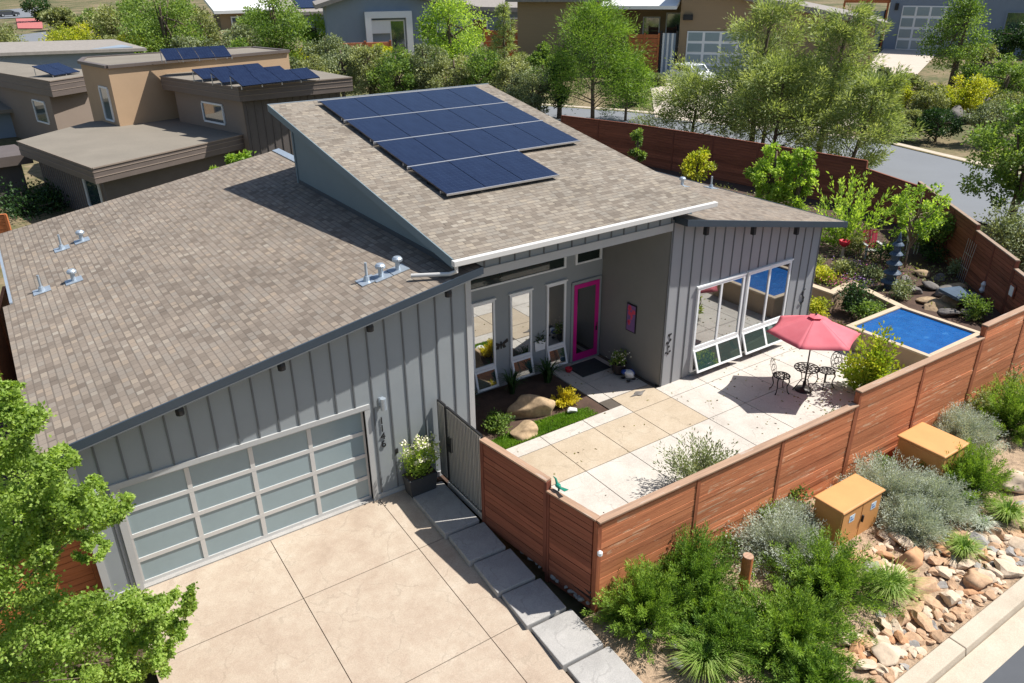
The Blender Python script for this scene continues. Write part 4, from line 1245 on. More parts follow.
def make_chair(label, loc, rz):
    t = thing('bistro_chair', label, 'chair', loc, rz, 'cast iron chairs at the bistro table'); t.scale = (1.14,) * 3
    b = B(); ring(b, (0, 0, .44), .2, .015); ring(b, (0, 0, .44), .12, .01); ring(b, (0, 0, .44), .05, .01)
    for k in range(10):
        t_ = k * math.pi / 5; b.tube([(.04 * math.cos(t_), .04 * math.sin(t_), .44), (.2 * math.cos(t_), .2 * math.sin(t_), .44)], .009, 5)
        ring(b, (.155 * math.cos(t_ + .3), .155 * math.sin(t_ + .3), .44), .034, .008, n=8)
    b.obj('seat', M['blackiron'], t)
    b = B(); yb = .2
    ring(b, (0, 0, .69), .19, .013, 'x', 28, 1.12)
    for dx, dz_, r in ((0, .0, .075), (-.09, .06, .06), (.09, .06, .06), (-.08, -.09, .055), (.08, -.09, .055), (0, .13, .05), (0, -.14, .05)): ring(b, (dx, 0, .69 + dz_), r, .009, 'x', 14)
    b.tube([(-.1, 0, .44), (-.07, 0, .5)], .012, 6); b.tube([(.1, 0, .44), (.07, 0, .5)], .012, 6)
    b.v = [(v_[0], yb + .15 * max(0, v_[2] - .44), v_[2]) for v_ in b.v]
    b.obj('backrest', M['blackiron'], t)
    for sx_, sy_ in ((-1, -1), (1, -1), (-1, 1), (1, 1)):
        e = np.array((sx_, sy_, 0)) / 1.414
        B().tube([e * .18 + (0, 0, .44), e * .215 + (0, 0, .33), e * .17 + (0, 0, .18), e * .2 + (0, 0, .05), e * .25 + (0, 0, 0)], [.018, .017, .013, .012, .017], 7).obj('leg', M['blackiron'], t, smooth=True)
    return t


make_chair('black cast iron chair on the house side of the bistro table', (ux - .62, uy + .34, ZP), math.atan2(-.34, .62) + math.pi / 2)
make_chair('black cast iron chair on the pool side of the bistro table', (ux + .66, uy - .2, ZP), math.atan2(.2, -.66) + math.pi / 2)

# ------------------------------------------------------------------ pool, retaining wall, garden
PO = thing('plunge_pool', 'square raised plunge pool with bright blue water and buff rim', 'pool', (21.8, -2.75, 0))
x0, x1, y0, y1 = -1.38, 1.45, -1.35, 1.33
b = B().box(x0, x0 + .12, y0, y1, -.1, .79).box(x1 - .12, x1, y0, y1, -.1, .79).box(x0 + .12, x1 - .12, y0, y0 + .12, -.1, .79).box(x0 + .12, x1 - .12, y1 - .12, y1, -.1, .79)
b.obj('pool_wall', M['stucco'], PO)
b = B().box(x0 - .04, x0 + .13, y0 - .04, y1 + .04, .792, .85).box(x1 - .13, x1 + .04, y0 - .04, y1 + .04, .792, .85).box(x0 + .133, x1 - .133, y0 - .04, y0 + .13, .792, .85).box(x0 + .133, x1 - .133, y1 - .13, y1 + .04, .792, .85)
b.obj('coping', M['coping'], PO, bevel=.01)
B().box(x0 + .122, x1 - .122, y0 + .122, y1 - .122, .2, .785).obj('water', M['water'], PO)
RW = thing('retaining_wall', 'low buff stucco retaining wall stepping round the bed behind the pool', 'retaining wall', (22.9, .85, 0))
pts = [(22.9, 9), (22.9, .85), (24.3, 1.05), (23.62, -1.42)]
for nm, z0, z1, wd, mt in (('wall', -.05, .60, .2, 'stucco'), ('coping', .602, .66, .27, 'coping')):
    b = B()
    for i in range(3):
        a_ = np.array(pts[i]); c_ = np.array(pts[i + 1]); d = (c_ - a_) / np.linalg.norm(c_ - a_)
        a2 = a_ + (d * wd / 2 if i else 0); c2 = c_ + d * (wd / 2 if i < 2 else 0)
        b.bar((a2[0] - 22.9, a2[1] - .85, (z0 + z1) / 2), (c2[0] - 22.9, c2[1] - .85, (z0 + z1) / 2 ), wd, z1 - z0)
    b.obj(nm, M[mt], RW)

GZ = .52
p = P(889, 288, z=GZ)
t = thing('pagoda_statue', 'tall blue grey tiered pagoda statue among the plants behind the pool', 'statue', (p[0], p[1], GZ)); t.scale = (.95, .95, .82)
for k in range(5):
    r = .34 - .035 * k; z = .0 + .42 * k
    B().lathe([(r * .55, 0), (r * .6, .14), (r * .66, .22), (r * 1.02, .27), (r * 1.05, .31), (r * .8, .38), (r * .6, .42)], (0, 0, z), 12).obj('tier', M['bluestone'], t)
B().lathe([(.08, 0), (.1, .1), (.05, .16), (.07, .22), (.03, .34), (.01, .46)], (0, 0, 2.1), 10).obj('finial', M['bluestone'], t, smooth=True)

p = P(870, 257, z=GZ)
t = thing('garden_chair', 'small pink slat backed garden chair among shrubs beyond the house corner', 'chair', (p[0], p[1], GZ), R_(-35))
b = B()
for k in range(5): b.bar((-.22 + .11 * k, .22, .32), (-.25 + .125 * k, .42, 1.0), .095, .02, (0, -1, .3))
b.obj('backrest', M['pinkpaint'], t)
b = B()
for k in range(5): b.box(-.27, .27, -.28 + .11 * k, -.19 + .11 * k, .33 - .02 * k, .355 - .02 * k)
b.obj('seat', M['trim'], t)
for sx_ in (-1, 1):
    B().box(sx_ * .27, sx_ * .33, -.26, -.2, 0, .55).obj('leg', M['trim'], t); B().box(sx_ * .27, sx_ * .33, .22, .28, 0, .5).obj('leg', M['trim'], t)
    B().box(sx_ * .25, sx_ * .37, -.32, .3, .551, .575).obj('armrest', M['trim'], t)
p = P(842, 256, z=GZ)
t = thing('bird_bath', 'small red bowl on a buff pedestal at the house corner', 'bird bath', (p[0], p[1], GZ)); t.scale = (.62, .62, .8)
B().lathe([(.16, 0), (.1, .1), (.09, .4), (.16, .5)], (0, 0, 0), 14).obj('pedestal', M['coping'], t)
B().lathe([(.1, .5), (.3, .62), (.36, .8), (.3, .82), (.2, .66)], (0, 0, 0), 18).obj('bowl', M['redpaint'], t, smooth=True)
for (u, v, s_, lb) in ((906, 256, 1.0, 'white legged garden bird sculpture nearest the pagoda statue, in front of the round bush'), (915, 254, 1.1, 'garden bird sculpture with a teal back, right of its white twin below the round bush')):
    p = P(u, v, z=GZ)
    t = thing('bird_sculpture', lb, 'sculpture', (p[0], p[1], GZ), .6, 'bird sculptures by the back fence')
    t.scale = (s_,) * 3
    b = B().blob((0, 0, .72), (.24, .12, .16), 3, .05, 2); b.obj('body', M['teal'] if s_ > 1 else M['white'], t)
    B().tube([(.18, 0, .78), (.3, 0, .95), (.24, 0, 1.12), (.3, 0, 1.22), (.42, 0, 1.2)], [.06, .04, .03, .04, .01], 8).obj('neck', M['white'], t, smooth=True)
    for dy in (-.05, .05): B().tube([(0, dy, 0), (-.03, dy, .35), (0, dy, .66)], .014, 6).obj('leg', M['white'], t)


def on_fence(u, v):
    n_ = np.array((-(E_ - A_)[1], (E_ - A_)[0])); n_ /= np.linalg.norm(n_)
    d = CF + CR * ((u - 512) / FPX) - CU * ((v - 341.5) / FPX)
    q0 = A_ + n_ * .085
    return CAM + d * (((q0 - CAM[:2]) @ n_) / (d[:2] @ n_)), math.atan2(n_[1], n_[0])


p, fa = on_fence(983, 287)
tag(B().lathe([(.05, -.2), (.1, -.12), (.06, .0), (.09, .1), (.04, .2)], (0, 0, 0), 10).obj('fence_ornament', M['white'], loc=tuple(p)), 'slim white figure ornament hung on the dark fence behind the pool', 'ornament')
p, fa = on_fence(1012, 291)
t = thing('fence_plaque', 'square white framed plaque on the dark fence near the front corner', 'ornament', tuple(p), fa)
B().box(-.02, .02, -.17, .17, -.22, .22).obj('frame', M['wood_dark'], t); B().box(.021, .03, -.12, .12, -.16, .16).obj('panel', M['white'], t)
p, fa = on_fence(968, 262)
t = thing('trellis', 'thin dark metal trellis leaning on the fence behind the pool', 'trellis', (p[0], p[1], GZ), fa)
b = B()
for k in range(5): b.tube([(.12, -.3 + .15 * k, 0), (.02, -.36 + .18 * k, 1.5)], .01, 5)
b.tube([(.06, -.36, 1.0), (.06, .36, 1.0)], .01, 5).tube([(.09, -.34, .5), (.09, .34, .5)], .01, 5); b.obj('frame', M['rail'], t)

# garden stones round the waterfall behind the pool
rng = np.random.default_rng(44)
stone_me = [B().blob((0, 0, .3), (.9, .7, .45), 3, .35, 60 + k).obj('garden_stone', M['boulder_dark'] if k % 3 else M['boulder']) for k in range(5)]
first = set()
for (u, v, sc_) in ((925, 300, .5), (938, 306, .55), (950, 312, .5), (962, 300, .6), (945, 292, .5), (930, 286, .45), (912, 290, .4), (900, 292, .4), (970, 312, .45), (955, 286, .6), (940, 276, .5), (975, 296, .4), (920, 272, .45), (905, 276, .35), (948, 302, .5), (985, 308, .4)):
    k = int(rng.integers(0, 5)); p = P(u, v, z=GZ + .1)
    o = stone_me[k]
    if k in first: o = o.copy(); COL.objects.link(o)
    first.add(k)
    o.location = (p[0], p[1], GZ - .06); o.rotation_euler = (0, 0, rng.uniform(0, 6)); o.scale = (sc_, sc_, sc_ * rng.uniform(.6, 1.1))
    tag(o, 'dark garden stone of the rockery between pool and fence', 'stone', 'rockery stones behind the pool')
for k in range(5):
    if k not in first: bpy.data.objects.remove(stone_me[k])
p = P(957, 293, z=1.0)
tag(B().prism([(-.6, -.35, 0), (.5, -.45, -.1), (.7, .3, -.06), (-.4, .45, .06)], (0, 0, .12)).obj('waterfall_slab', M['bluestone'], loc=(p[0], p[1], .95), bevel=.03), 'blue grey waterfall slab lying over the rockery stones', 'stone')

# plants in and around the garden terrace
def gp(u, v, z=GZ): q_ = P(u, v, z=z); return (q_[0], q_[1], z)


juniper('variegated_shrub', 'yellow green upright shrub beside the patio fence, right of the bistro set', (18.25, -3.6, .05), .85, 2.15, 'leaf_chartreuse', 40, 100, .11, .065, .085, seed=8, arch=-.5, thin=.35)
broadleaf('yellow_shrub', 'small lime yellow shrub in the low bed at the house corner', 'shrub', (21.9, .55, .0), .75, .42, 'leaf_yellow', 1100, .09, 12, .05, seed=9, shape='round', trunk_r=.02)
broadleaf('rose_bush', 'dark green bush with pink blooms below the retaining wall', 'shrub', (23.2, .1, .0), 1.15, .6, 'leaf_dark', 1700, .09, 14, .05, seed=10, shape='round', trunk_r=.02)
broadleaf('rose_bush', 'dark green bush between the rose bush and the pool rim', 'shrub', (22.7, -.75, .0), .9, .5, 'leaf_green', 1300, .09, 14, .05, seed=11, shape='round', trunk_r=.02)
broadleaf('bronze_shrub', 'low bronze leaved shrub at the foot of the pool wall', 'shrub', (21.1, -.6, .0), .45, .45, 'leaf_red', 900, .08, 12, .05, seed=12, shape='round', trunk_r=.02)
for i, (u, v, h, r, m, lb) in enumerate((
        (826, 280, .5, .5, 'leaf_yellow', 'golden low shrub on the terrace left of the stone edging'),
        (845, 275, .5, .45, 'leaf_olive', 'olive low shrub in the middle of the terrace bed'),
        (868, 280, .5, .5, 'leaf_sage', 'grey green low shrub in front of the pagoda statue'),
        (856, 255, .9, .5, 'leaf_olive', 'loose olive shrub between red bowl and pink chair'),
        (834, 240, .7, .5, 'leaf_sage', 'sage shrub behind the red bowl'),
        (900, 298, .7, .5, 'leaf_sage', 'grey leaved shrub at the foot of the pagoda statue'),
        (972, 318, .9, .5, 'leaf_green', 'green leafy shrub between rockery and front fence'),
        (884, 262, .8, .6, 'leaf_dark', 'dark shrub behind the pagoda statue'),
        (930, 262, .7, .5, 'leaf_dark', 'dark low shrub right of the bird sculptures'),
        (815, 268, .5, .4, 'leaf_olive', 'olive ground shrub hard by the house corner'),
        (960, 275, .6, .45, 'leaf_sage', 'small sage shrub in front of the trellis'))):
    broadleaf('garden_shrub', lb, 'shrub', gp(u, v), h, r, m, 900, .09, 12, .0, seed=20 + i, shape='round', trunk_r=.015)
for i, (u, v, m) in enumerate(((838, 285, 'flowerpink'), (878, 275, 'flowerpink'), (858, 285, 'flowerpurple'), (850, 268, 'flowerpurple'))):
    q_ = gp(u, v); t = thing('flower_patch', ['pink flower patch by the stone edging', 'pink flower patch left of the pagoda statue', 'purple flower patch above the rose bush', 'purple flower patch in mid terrace'][i], 'flowers', q_)
    rng = np.random.default_rng(60 + i)
    k = rng.normal(size=(160, 3)) * (.3, .3, .06) + (0, 0, .18)
    leaves_obj('foliage', rng.normal(size=(260, 3)) * (.32, .32, .05) + (0, 0, .08), rng.normal(size=(260, 3)) + (0, 0, .7), .1, .04, rng.random(260), M['leaf_green'], t)
    leaves_obj('blossom', k, rng.normal(size=k.shape) + (0, 0, .8), .06, .05, np.ones(160), M[m], t)
rng = np.random.default_rng(71)
n_ = 9000
lp = np.stack([rng.uniform(22.9, 33, n_), rng.uniform(-4, 14, n_), np.full(n_, GZ)], 1)
k_ = (lp[:, 0] < 32.4 - (3.6 - lp[:, 1]).clip(0) * .91 - .3) & (np.sin(lp[:, 0] * 1.9) + np.cos(lp[:, 1] * 2.3) + rng.normal(size=n_) * .5 > .1) & ~((lp[:, 0] < 24.5) & (lp[:, 1] < 1.2)) & ~((lp[:, 0] < 23.4))
lp = lp[k_]
tag(leaves_obj('ground_cover', lp + rng.random((len(lp), 1)) * np.array((0, 0, .16)), rng.normal(size=lp.shape) + (0, 0, .6), .11 * rng.uniform(.6, 1.4, len(lp)), .06, rng.random(len(lp)), M['leaf_olive']), 'low mixed ground cover on the garden terrace', 'ground cover', kind='stuff')
# young trees along the back fence
broadleaf('young_tree', 'slender young tree with loose yellow green leaves beside the back fence corner', 'tree', gp(905, 268), 3.7, 1.45, 'leaf_lime', 2600, .12, 44, .22, seed=31, wide=.2, trunk_r=.035, bark='bark_pale', shape='round')
broadleaf('round_bush', 'bright green round bush right of the young tree at the fence', 'shrub', gp(930, 258), 1.9, .85, 'leaf_green', 2000, .14, 18, .2, seed=32, shape='round')
juniper('fan_tree', 'lime green fan shaped small tree with arching branches beyond the low roof', gp(843, 250), 2.3, 3.4, 'leaf_lime', 44, 60, .17, .07, .07, seed=33, cat='tree', arch=-.6)
broadleaf('garden_tree', 'bright leafy tree with two tops behind the low roof, left of the fan tree', 'tree', gp(766, 222), 4.0, 1.35, 'leaf_lime', 4200, .14, 48, .08, seed=34, wide=.27, tip=.7)
broadleaf('garden_tree', 'second bright leafy tree just right of the tallest one behind the low roof', 'tree', gp(793, 226), 4.1, 1.15, 'leaf_lime', 3400, .14, 44, .08, seed=37, wide=.27, tip=.8)
broadleaf('garden_tree', 'small sparse tree at the fence above the roof vents', 'tree', gp(695, 195), 2.6, .9, 'leaf_yellow', 1300, .16, 18, .15, seed=35, wide=.38)
broadleaf('garden_tree', 'thin pale shrub tree at the fence behind the roof edge of the solar array', 'tree', gp(636, 172), 2.9, .5, 'leaf_green', 1000, .15, 16, .1, seed=36, wide=.4)
juniper('silver_patio_shrub', 'open grey green shrub leaning over the patio fence', (11.15, -4.15, ZP), 1.25, 1.35, 'leaf_sage', 90, 85, .08, .028, .055, seed=40, thin=.2)
broadleaf('patio_sprig', 'small green sprig behind the fence cap below the umbrella shadow', 'shrub', (15.0, -4.75, ZP), 1.1, .32, 'leaf_sage', 420, .1, 8, .3, seed=41)
p = P(267, 592, z=0)
for i, (x, y, m, lb) in enumerate(((19.2, -4.9, 'leaf_yellow', 'yellow green shrub low against the patio fence beside the pool'), (18.6, -4.75, 'leaf_green', 'small green shrub at the foot of the variegated shrub'))):
    broadleaf('patio_shrub', lb, 'shrub', (x, y, .05), .8, .4, m, 700, .09, 10, .05, seed=45 + i, shape='round')
p = P(554, 482, z=1.9)
t = thing('bird_ornament', 'small green bird ornament perched on the stepped fence cap', 'ornament', (7.02, -4.16, 1.87))
B().blob((0, 0, .1), (.06, .09, .07), 2, .05, 4).obj('body', M['greenpaint'], t)
B().tube([(0, .05, .13), (0, .1, .22), (0, .18, .23)], [.03, .02, .006], 7).obj('head', M['greenpaint'], t)
B().prism([(-.03, -.07, .1), (.03, -.07, .1), (.05, -.24, .14), (-.05, -.24, .14)], (0, 0, .012)).obj('tail', M['greenpaint'], t)
B().tube([(0, 0, 0), (0, 0, .05)], .02, 6).obj('foot', M['greenpaint'], t)

# ------------------------------------------------------------------ front bed
def zrb(y): return -.34 - .0727 * (-5.3 - y) if y < -5.3 else -.34


t = thing('utility_cabinet', 'tan utility cabinet with two pale stickers and a handle on its doors', 'utility box', (13.33, -6.41, -.5))
b = B().box(-.72, .72, -.34, .34, 0, .96).box(-.76, .76, -.38, .38, .962, 1.0)
b.hexa([(-.76, -.38, 1.0), (.76, -.38, 1.0), (.76, .38, 1.0), (-.76, .38, 1.0), (-.74, -.36, 1.02), (.74, -.36, 1.02), (.74, .36, 1.02), (-.74, .36, 1.02)])
b.obj('cabinet', M['util'], t, bevel=.012)
for k in (0, 1): B().box(-.69 + .70 * k, -.015 + .70 * k, -.356, -.342, .05, .92).obj('door', M['util'], t, bevel=.005)
for x in (-.36, .42):
    so_ = B().box(x - .09, x + .09, -.362, -.3575, .62, .80).obj('sticker', M['sticker'], t)
    B().box(x - .05, x + .055, -.3655, -.3635, .66, .7).box(x - .06, x - .01, -.3655, -.3635, .73, .77).obj('print', M['sticker_ink'], so_)
B().box(.03, .06, -.40, -.357, .45, .62).obj('handle', M['black'], t)
t = thing('utility_cabinet', 'plain tan utility cabinet with rounded lid behind the silver shrubs by the fence', 'utility box', (16.93, -6.25, -.5))
B().box(-.53, .53, -.58, .58, 0, .93).obj('cabinet', M['util'], t, bevel=.05)
B().box(-.56, .56, -.61, .61, .931, 1.0).obj('lid', M['util'], t, bevel=.045)
t = thing('marker_post', 'round orange wooden marker post among the junipers', 'post', (9.93, -6.5, zrb(-6.5)))
b = B().tube([(0, 0, -.1), (0, 0, .92)], .105, 16); b.obj('post', M['orangewood'], t)
B().lathe([(.1055, 0), (.1, .012)], (0, 0, .92), 16).obj('post_top', M['cap'], t)

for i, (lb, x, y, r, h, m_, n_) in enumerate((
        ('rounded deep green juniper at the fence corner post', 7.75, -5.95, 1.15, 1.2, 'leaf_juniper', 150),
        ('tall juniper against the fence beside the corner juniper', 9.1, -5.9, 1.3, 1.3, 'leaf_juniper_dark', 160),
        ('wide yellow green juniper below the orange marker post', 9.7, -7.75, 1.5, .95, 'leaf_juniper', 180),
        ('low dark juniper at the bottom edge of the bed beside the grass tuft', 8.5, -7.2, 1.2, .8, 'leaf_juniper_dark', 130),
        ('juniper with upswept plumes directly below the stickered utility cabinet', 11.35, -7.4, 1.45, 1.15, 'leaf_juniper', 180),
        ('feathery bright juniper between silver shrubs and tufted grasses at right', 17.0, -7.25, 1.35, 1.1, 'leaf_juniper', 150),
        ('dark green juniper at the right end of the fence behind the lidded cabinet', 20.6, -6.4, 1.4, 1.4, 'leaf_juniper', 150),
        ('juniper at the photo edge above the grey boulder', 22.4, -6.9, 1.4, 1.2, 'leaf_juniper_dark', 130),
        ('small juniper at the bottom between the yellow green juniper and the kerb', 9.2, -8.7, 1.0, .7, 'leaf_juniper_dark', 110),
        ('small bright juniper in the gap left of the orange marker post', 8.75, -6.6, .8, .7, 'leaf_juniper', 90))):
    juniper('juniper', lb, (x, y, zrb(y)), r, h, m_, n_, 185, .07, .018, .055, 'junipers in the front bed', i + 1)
for i, (x, y, r, h, lb) in enumerate(((11.4, -6.2, 1.3, 1.0, 'silver grey shrub left of the stickered utility cabinet'), (14.95, -6.4, 1.3, 1.1, 'silver grey shrub filling the gap between the two utility cabinets'), (15.6, -7.2, 1.05, .9, 'silver grey shrub below the lidded utility cabinet'), (18.75, -6.1, 1.15, 1.0, 'silver grey shrub right of the lidded utility cabinet'), (14.5, -7.3, .85, .75, 'smaller silver grey shrub above the rusty boulder'), (12.3, -5.75, .6, .6, 'thin silver grey shrub behind the stickered cabinet at the fence'))):
    juniper('silver_shrub', lb, (x, y, zrb(y)), r, h, 'leaf_silver', 240, 130, .055, .015, .055, 'silver shrubs in the front bed', 50 + i, arch=.1, thin=.3)
for i, (x, y, r, h, lb) in enumerate(((14.75, -8.35, .5, .55, 'spiky green grass tuft right of the rusty boulder'), (16.7, -8.3, .6, .65, 'large green grass tuft under the feathery juniper'), (12.35, -8.15, .75, .7, 'broad fresh green grass tuft leaning over the rocks'), (7.9, -7.35, .75, .75, 'arching dark green grass tuft beside the lowest step'))):
    grass_clump('grass_tuft', lb, (x, y, zrb(y)), r, h, 420, i, 'leaf_grass', .009, 'grass tufts in the front bed')
grass_clump('grass_tuft', 'pale bluish grass tuft left of the large green tuft', (15.9, -8.15, zrb(-8.1)), .4, .4, 260, 9, 'leaf_silver', .008, 'grass tufts in the front bed')
rng = np.random.default_rng(88)
for i, (x, y, h, lb) in enumerate(((11.75, -5.62, .7, 'leggy weed at the fence left of the stickered cabinet'), (12.75, -5.6, .8, 'leggy weed at the fence behind the stickered cabinet'), (15.7, -5.72, .6, 'green weed at the fence behind the silver shrubs'), (10.4, -5.6, .5, 'low weed at the foot of the fence right of the tall juniper'), (19.9, -5.85, 1.2, 'leggy olive shrub against the stepped fence at right'), (21.7, -5.85, 1.4, 'tall thin olive shrub against the highest fence bay'))):
    broadleaf('fence_weed', lb, 'weed', (x, y, zrb(y)), h, .32, 'leaf_olive' if i > 3 else 'leaf_green', 420, .075, 12, .05, seed=90 + i, shape='round', trunk_r=.012, group='weeds along the front fence')

# boulders and rocks
for i, (x, y, r, m, lb) in enumerate(((13.62, -7.85, (.42, .3, .28), 'rock_orange', 'large rust coloured boulder below the silver shrubs'), (18.25, -7.75, (.6, .42, .35), 'rock_pale', 'pale grey boulder at the right edge behind the grass tuft'), (13.2, -8.5, (.5, .22, .17), 'rock_tan', 'long flat tan rock in front of the broad grass tuft'), (10.9, -9.0, (.3, .24, .2), 'rock_pale', 'blocky pale rock at the bottom of the bed by the kerb'), (14.2, -8.95, (.3, .25, .2), 'rock_tan', 'tan boulder at the kerb right of the rusty boulder'), (9.8, -6.95, (.25, .2, .16), 'rock_pale', 'pale rock right below the orange marker post'), (12.5, -7.2, (.35, .22, .16), 'rock_orange', 'rust flat rock just under the stickered cabinet'), (8.55, -6.75, (.26, .2, .2), 'rock_grey', 'grey rock between the corner juniper and the arching grass tuft'))):
    tag(B().blob((0, 0, r[2] * .5), r, 3, .35, 200 + i).obj('boulder', M[m], loc=(x, y, zrb(y) - .02)), lb, 'boulder')
protos = []
def flat(b): b.smooth = False; return b
for k in range(10):
    protos.append(flat(B().blob((0, 0, .35), (1, rng.uniform(.55, .85), rng.uniform(.4, .6)), 2, .35, 300 + k)).obj('river_rock', M[('rock_tan', 'rock_pale', 'rock_tan', 'rock_grey', 'rock_tan', 'rock_pale', 'rock_pale', 'rock_orange', 'rock_pale', 'rock_tan')[k]]))
used = set(); placed = []
shr = [(14.75, -8.35, .3), (16.7, -8.3, .38), (12.35, -8.15, .45), (13.62, -7.85, .4), (11.25, -7.35, 1.1), (9.5, -7.65, 1.15), (17.0, -7.35, .9), (14.6, -7.4, .6), (15.75, -7.25, .8), (18.25, -7.75, .5), (13.2, -8.5, .35), (15.9, -8.15, .2), (10.9, -9, .25), (14.2, -8.95, .25), (8.3, -7.5, 1), (7.9, -7.35, .5), (13.33, -6.41, .8)]
n_try = 0
while len(placed) < 285 and n_try < 20000:
    n_try += 1
    x = rng.uniform(10.3, 17.6); y = rng.uniform(-9.36, -7.0)
    if y > -9.36 + (1.6 + .35 * math.sin(x * 2.1)) and not (12.2 < x < 14.6): continue
    r = rng.choice((.08, .11, .14, .18, .24), p=(.2, .27, .27, .17, .09))
    if any((x - a_) ** 2 + (y - b_) ** 2 < (c_ + r * .3) ** 2 for a_, b_, c_ in shr): continue
    if any((x - a_) ** 2 + (y - b_) ** 2 < (.52 * (c_ + r)) ** 2 for a_, b_, c_ in placed): continue
    if y - r < -9.42: continue
    placed.append((x, y, r))
    k = int(rng.integers(0, 10)); o = protos[k]
    if k in used: o = o.copy(); COL.objects.link(o)
    used.add(k)
    o.location = (x, y, zrb(y) - .01); o.rotation_euler = (rng.uniform(-.3, .3), rng.uniform(-.3, .3), rng.uniform(0, 6.3)); s_ = r * 1.25
    o.scale = (s_ * rng.uniform(.9, 1.25), s_ * rng.uniform(.8, 1.1), s_ * rng.uniform(.8, 1.2))
    tag(o, 'loose river rock in the rock bed behind the kerb', 'rock', 'river rocks in the front bed')
# dark cobbles in the strip between the steps and the side fence
cob = B().blob((0, 0, .3), (1, .75, .6), 2, .3, 500).obj('cobble', M['rock_grey']); fi = True
for i in range(46):
    tt = rng.random(); y = -2.3 - 5.0 * tt; x = 6.66 + .035 * (tt * 6) + (.0 if y > -5.2 else .25) + rng.uniform(.0, .12 if y > -5 else .6) + max(0, (-2.1 - y) * .055)
    o = cob if fi else cob.copy()
    if not fi: COL.objects.link(o)
    fi = False
    s_ = rng.uniform(.045, .09 if y > -5.2 else .16); o.location = (x, y, min(-.05, dz(y) + .0)); o.scale = (s_,) * 3; o.rotation_euler = (0, 0, rng.uniform(0, 6))
    tag(o, 'dark cobble in the narrow strip between steps and fence', 'cobble', 'cobbles along the steps')

rng = np.random.default_rng(404)
pts_ = []
for (x0, x1, y0, y1, n_) in ((14.2, 20.2, -4.6, -.1, 150), (8, 14, -5, -.2, 50), (12, 13.8, .1, 2.4, 16)):
    pts_.append(np.stack([rng.uniform(x0, x1, n_), y0 + (y1 - y0) * rng.random(n_), np.full(n_, ZP + .006)], 1))
pts_.append(np.stack([rng.normal(17.6, .7, 90), rng.normal(-3.2, .5, 90), np.full(90, ZP + .006)], 1))
lp = np.concatenate(pts_); lp = lp[(lp[:, 1] > -5.1) & (lp[:, 0] < 20.3)]
d_ = rng.normal(size=lp.shape) * (1, 1, .12)
tag(leaves_obj('leaf_litter', lp, d_, .07 * rng.uniform(.5, 1.5, len(lp)), .045, rng.random(len(lp)), M['leaf_red'], fold=.1), 'dry leaves scattered over the patio', 'leaf litter', kind='stuff')
lp = np.stack([rng.uniform(6.9, 17.5, 900), rng.uniform(-9.3, -5.4, 900), np.zeros(900)], 1); lp[:, 2] = [zrb(y_) + .012 for y_ in lp[:, 1]]
tag(leaves_obj('leaf_litter', lp, rng.normal(size=lp.shape) * (1, 1, .25), .06 * rng.uniform(.5, 1.5, 900), .03, rng.random(900), M['leaf_red'], fold=.1), 'dry litter between the shrubs of the front bed', 'leaf litter', kind='stuff')
# ------------------------------------------------------------------ maple in the left foreground
t = thing('maple_tree', 'bright green maple in the near left foreground, overlapping the garage', 'tree', (-3.0, -3.3, -.2))
base = np.array((-3.0, -3.3, -.2))
rng = np.random.default_rng(123)
px = [(0, 385, 12), (14, 412, 18), (30, 432, 14), (6, 455, 24), (36, 474, 24), (62, 486, 20), (88, 496, 12), (12, 505, 26), (46, 512, 24), (76, 520, 20), (104, 512, 14), (120, 506, 9), (20, 545, 24), (4, 580, 24), (40, 602, 24), (74, 612, 22), (16, 630, 26), (56, 648, 26), (96, 640, 24), (114, 612, 18), (142, 607, 13), (168, 604, 10), (184, 600, 7), (126, 645, 20), (146, 628, 12), (156, 660, 11), (22, 672, 26), (64, 685, 26), (104, 678, 24), (134, 678, 15), (-25, 430, 24), (-30, 500, 28), (-30, 560, 28), (-30, 630, 28), (0, 700, 28), (50, 715, 28), (105, 710, 22), (52, 548, 14), (92, 545, 9), (68, 462, 9), (174, 622, 8)]
cs, rs = [], []
for (u, v, r) in px:
    for k in range(5):
        y = -3.3 + rng.uniform(-1.0, 1.1) * (1 if u < 110 else .55)
        q_ = P(u + rng.uniform(-14, 9), v + rng.uniform(-13, 13), y=y)
        dist = (q_ - CAM) @ CF
        cs.append(q_ - base); rs.append(r * dist / FPX * rng.uniform(.34, .66))
pp, dd, tt = [], [], []
for c_, r_ in zip(cs, rs):
    k = 480; t0 = rng.uniform(.25, .8)
    ax = norm(rng.normal(size=3) + np.array((.5, 0, .2)))              # sprays run along a twig
    s_ = rng.uniform(-1, 1, k)
    o_ = rng.normal(size=(k, 3)) * r_ * np.array((.40, .40, .30)) + ax * (s_ * r_ * 2.2)[:, None]
    pp.append(c_ + o_); dd.append(norm(rng.normal(size=(k, 3)) + ax * .6 + (0, 0, -.2))); tt.append(np.clip(t0 + rng.normal(size=k) * .15, 0, 1))
ps, ds, ts = np.concatenate(pp), np.concatenate(dd), np.concatenate(tt)
leaves_obj('crown', ps, ds, .05 * rng.uniform(.6, 1.4, len(ps)), .04, ts, M['leaf_maple'], t)
trunk_mesh(3.4, .10, [(rng.uniform(.3, .9), c_, .018) for c_ in cs[::9]]).obj('trunk', M['bark'], t)
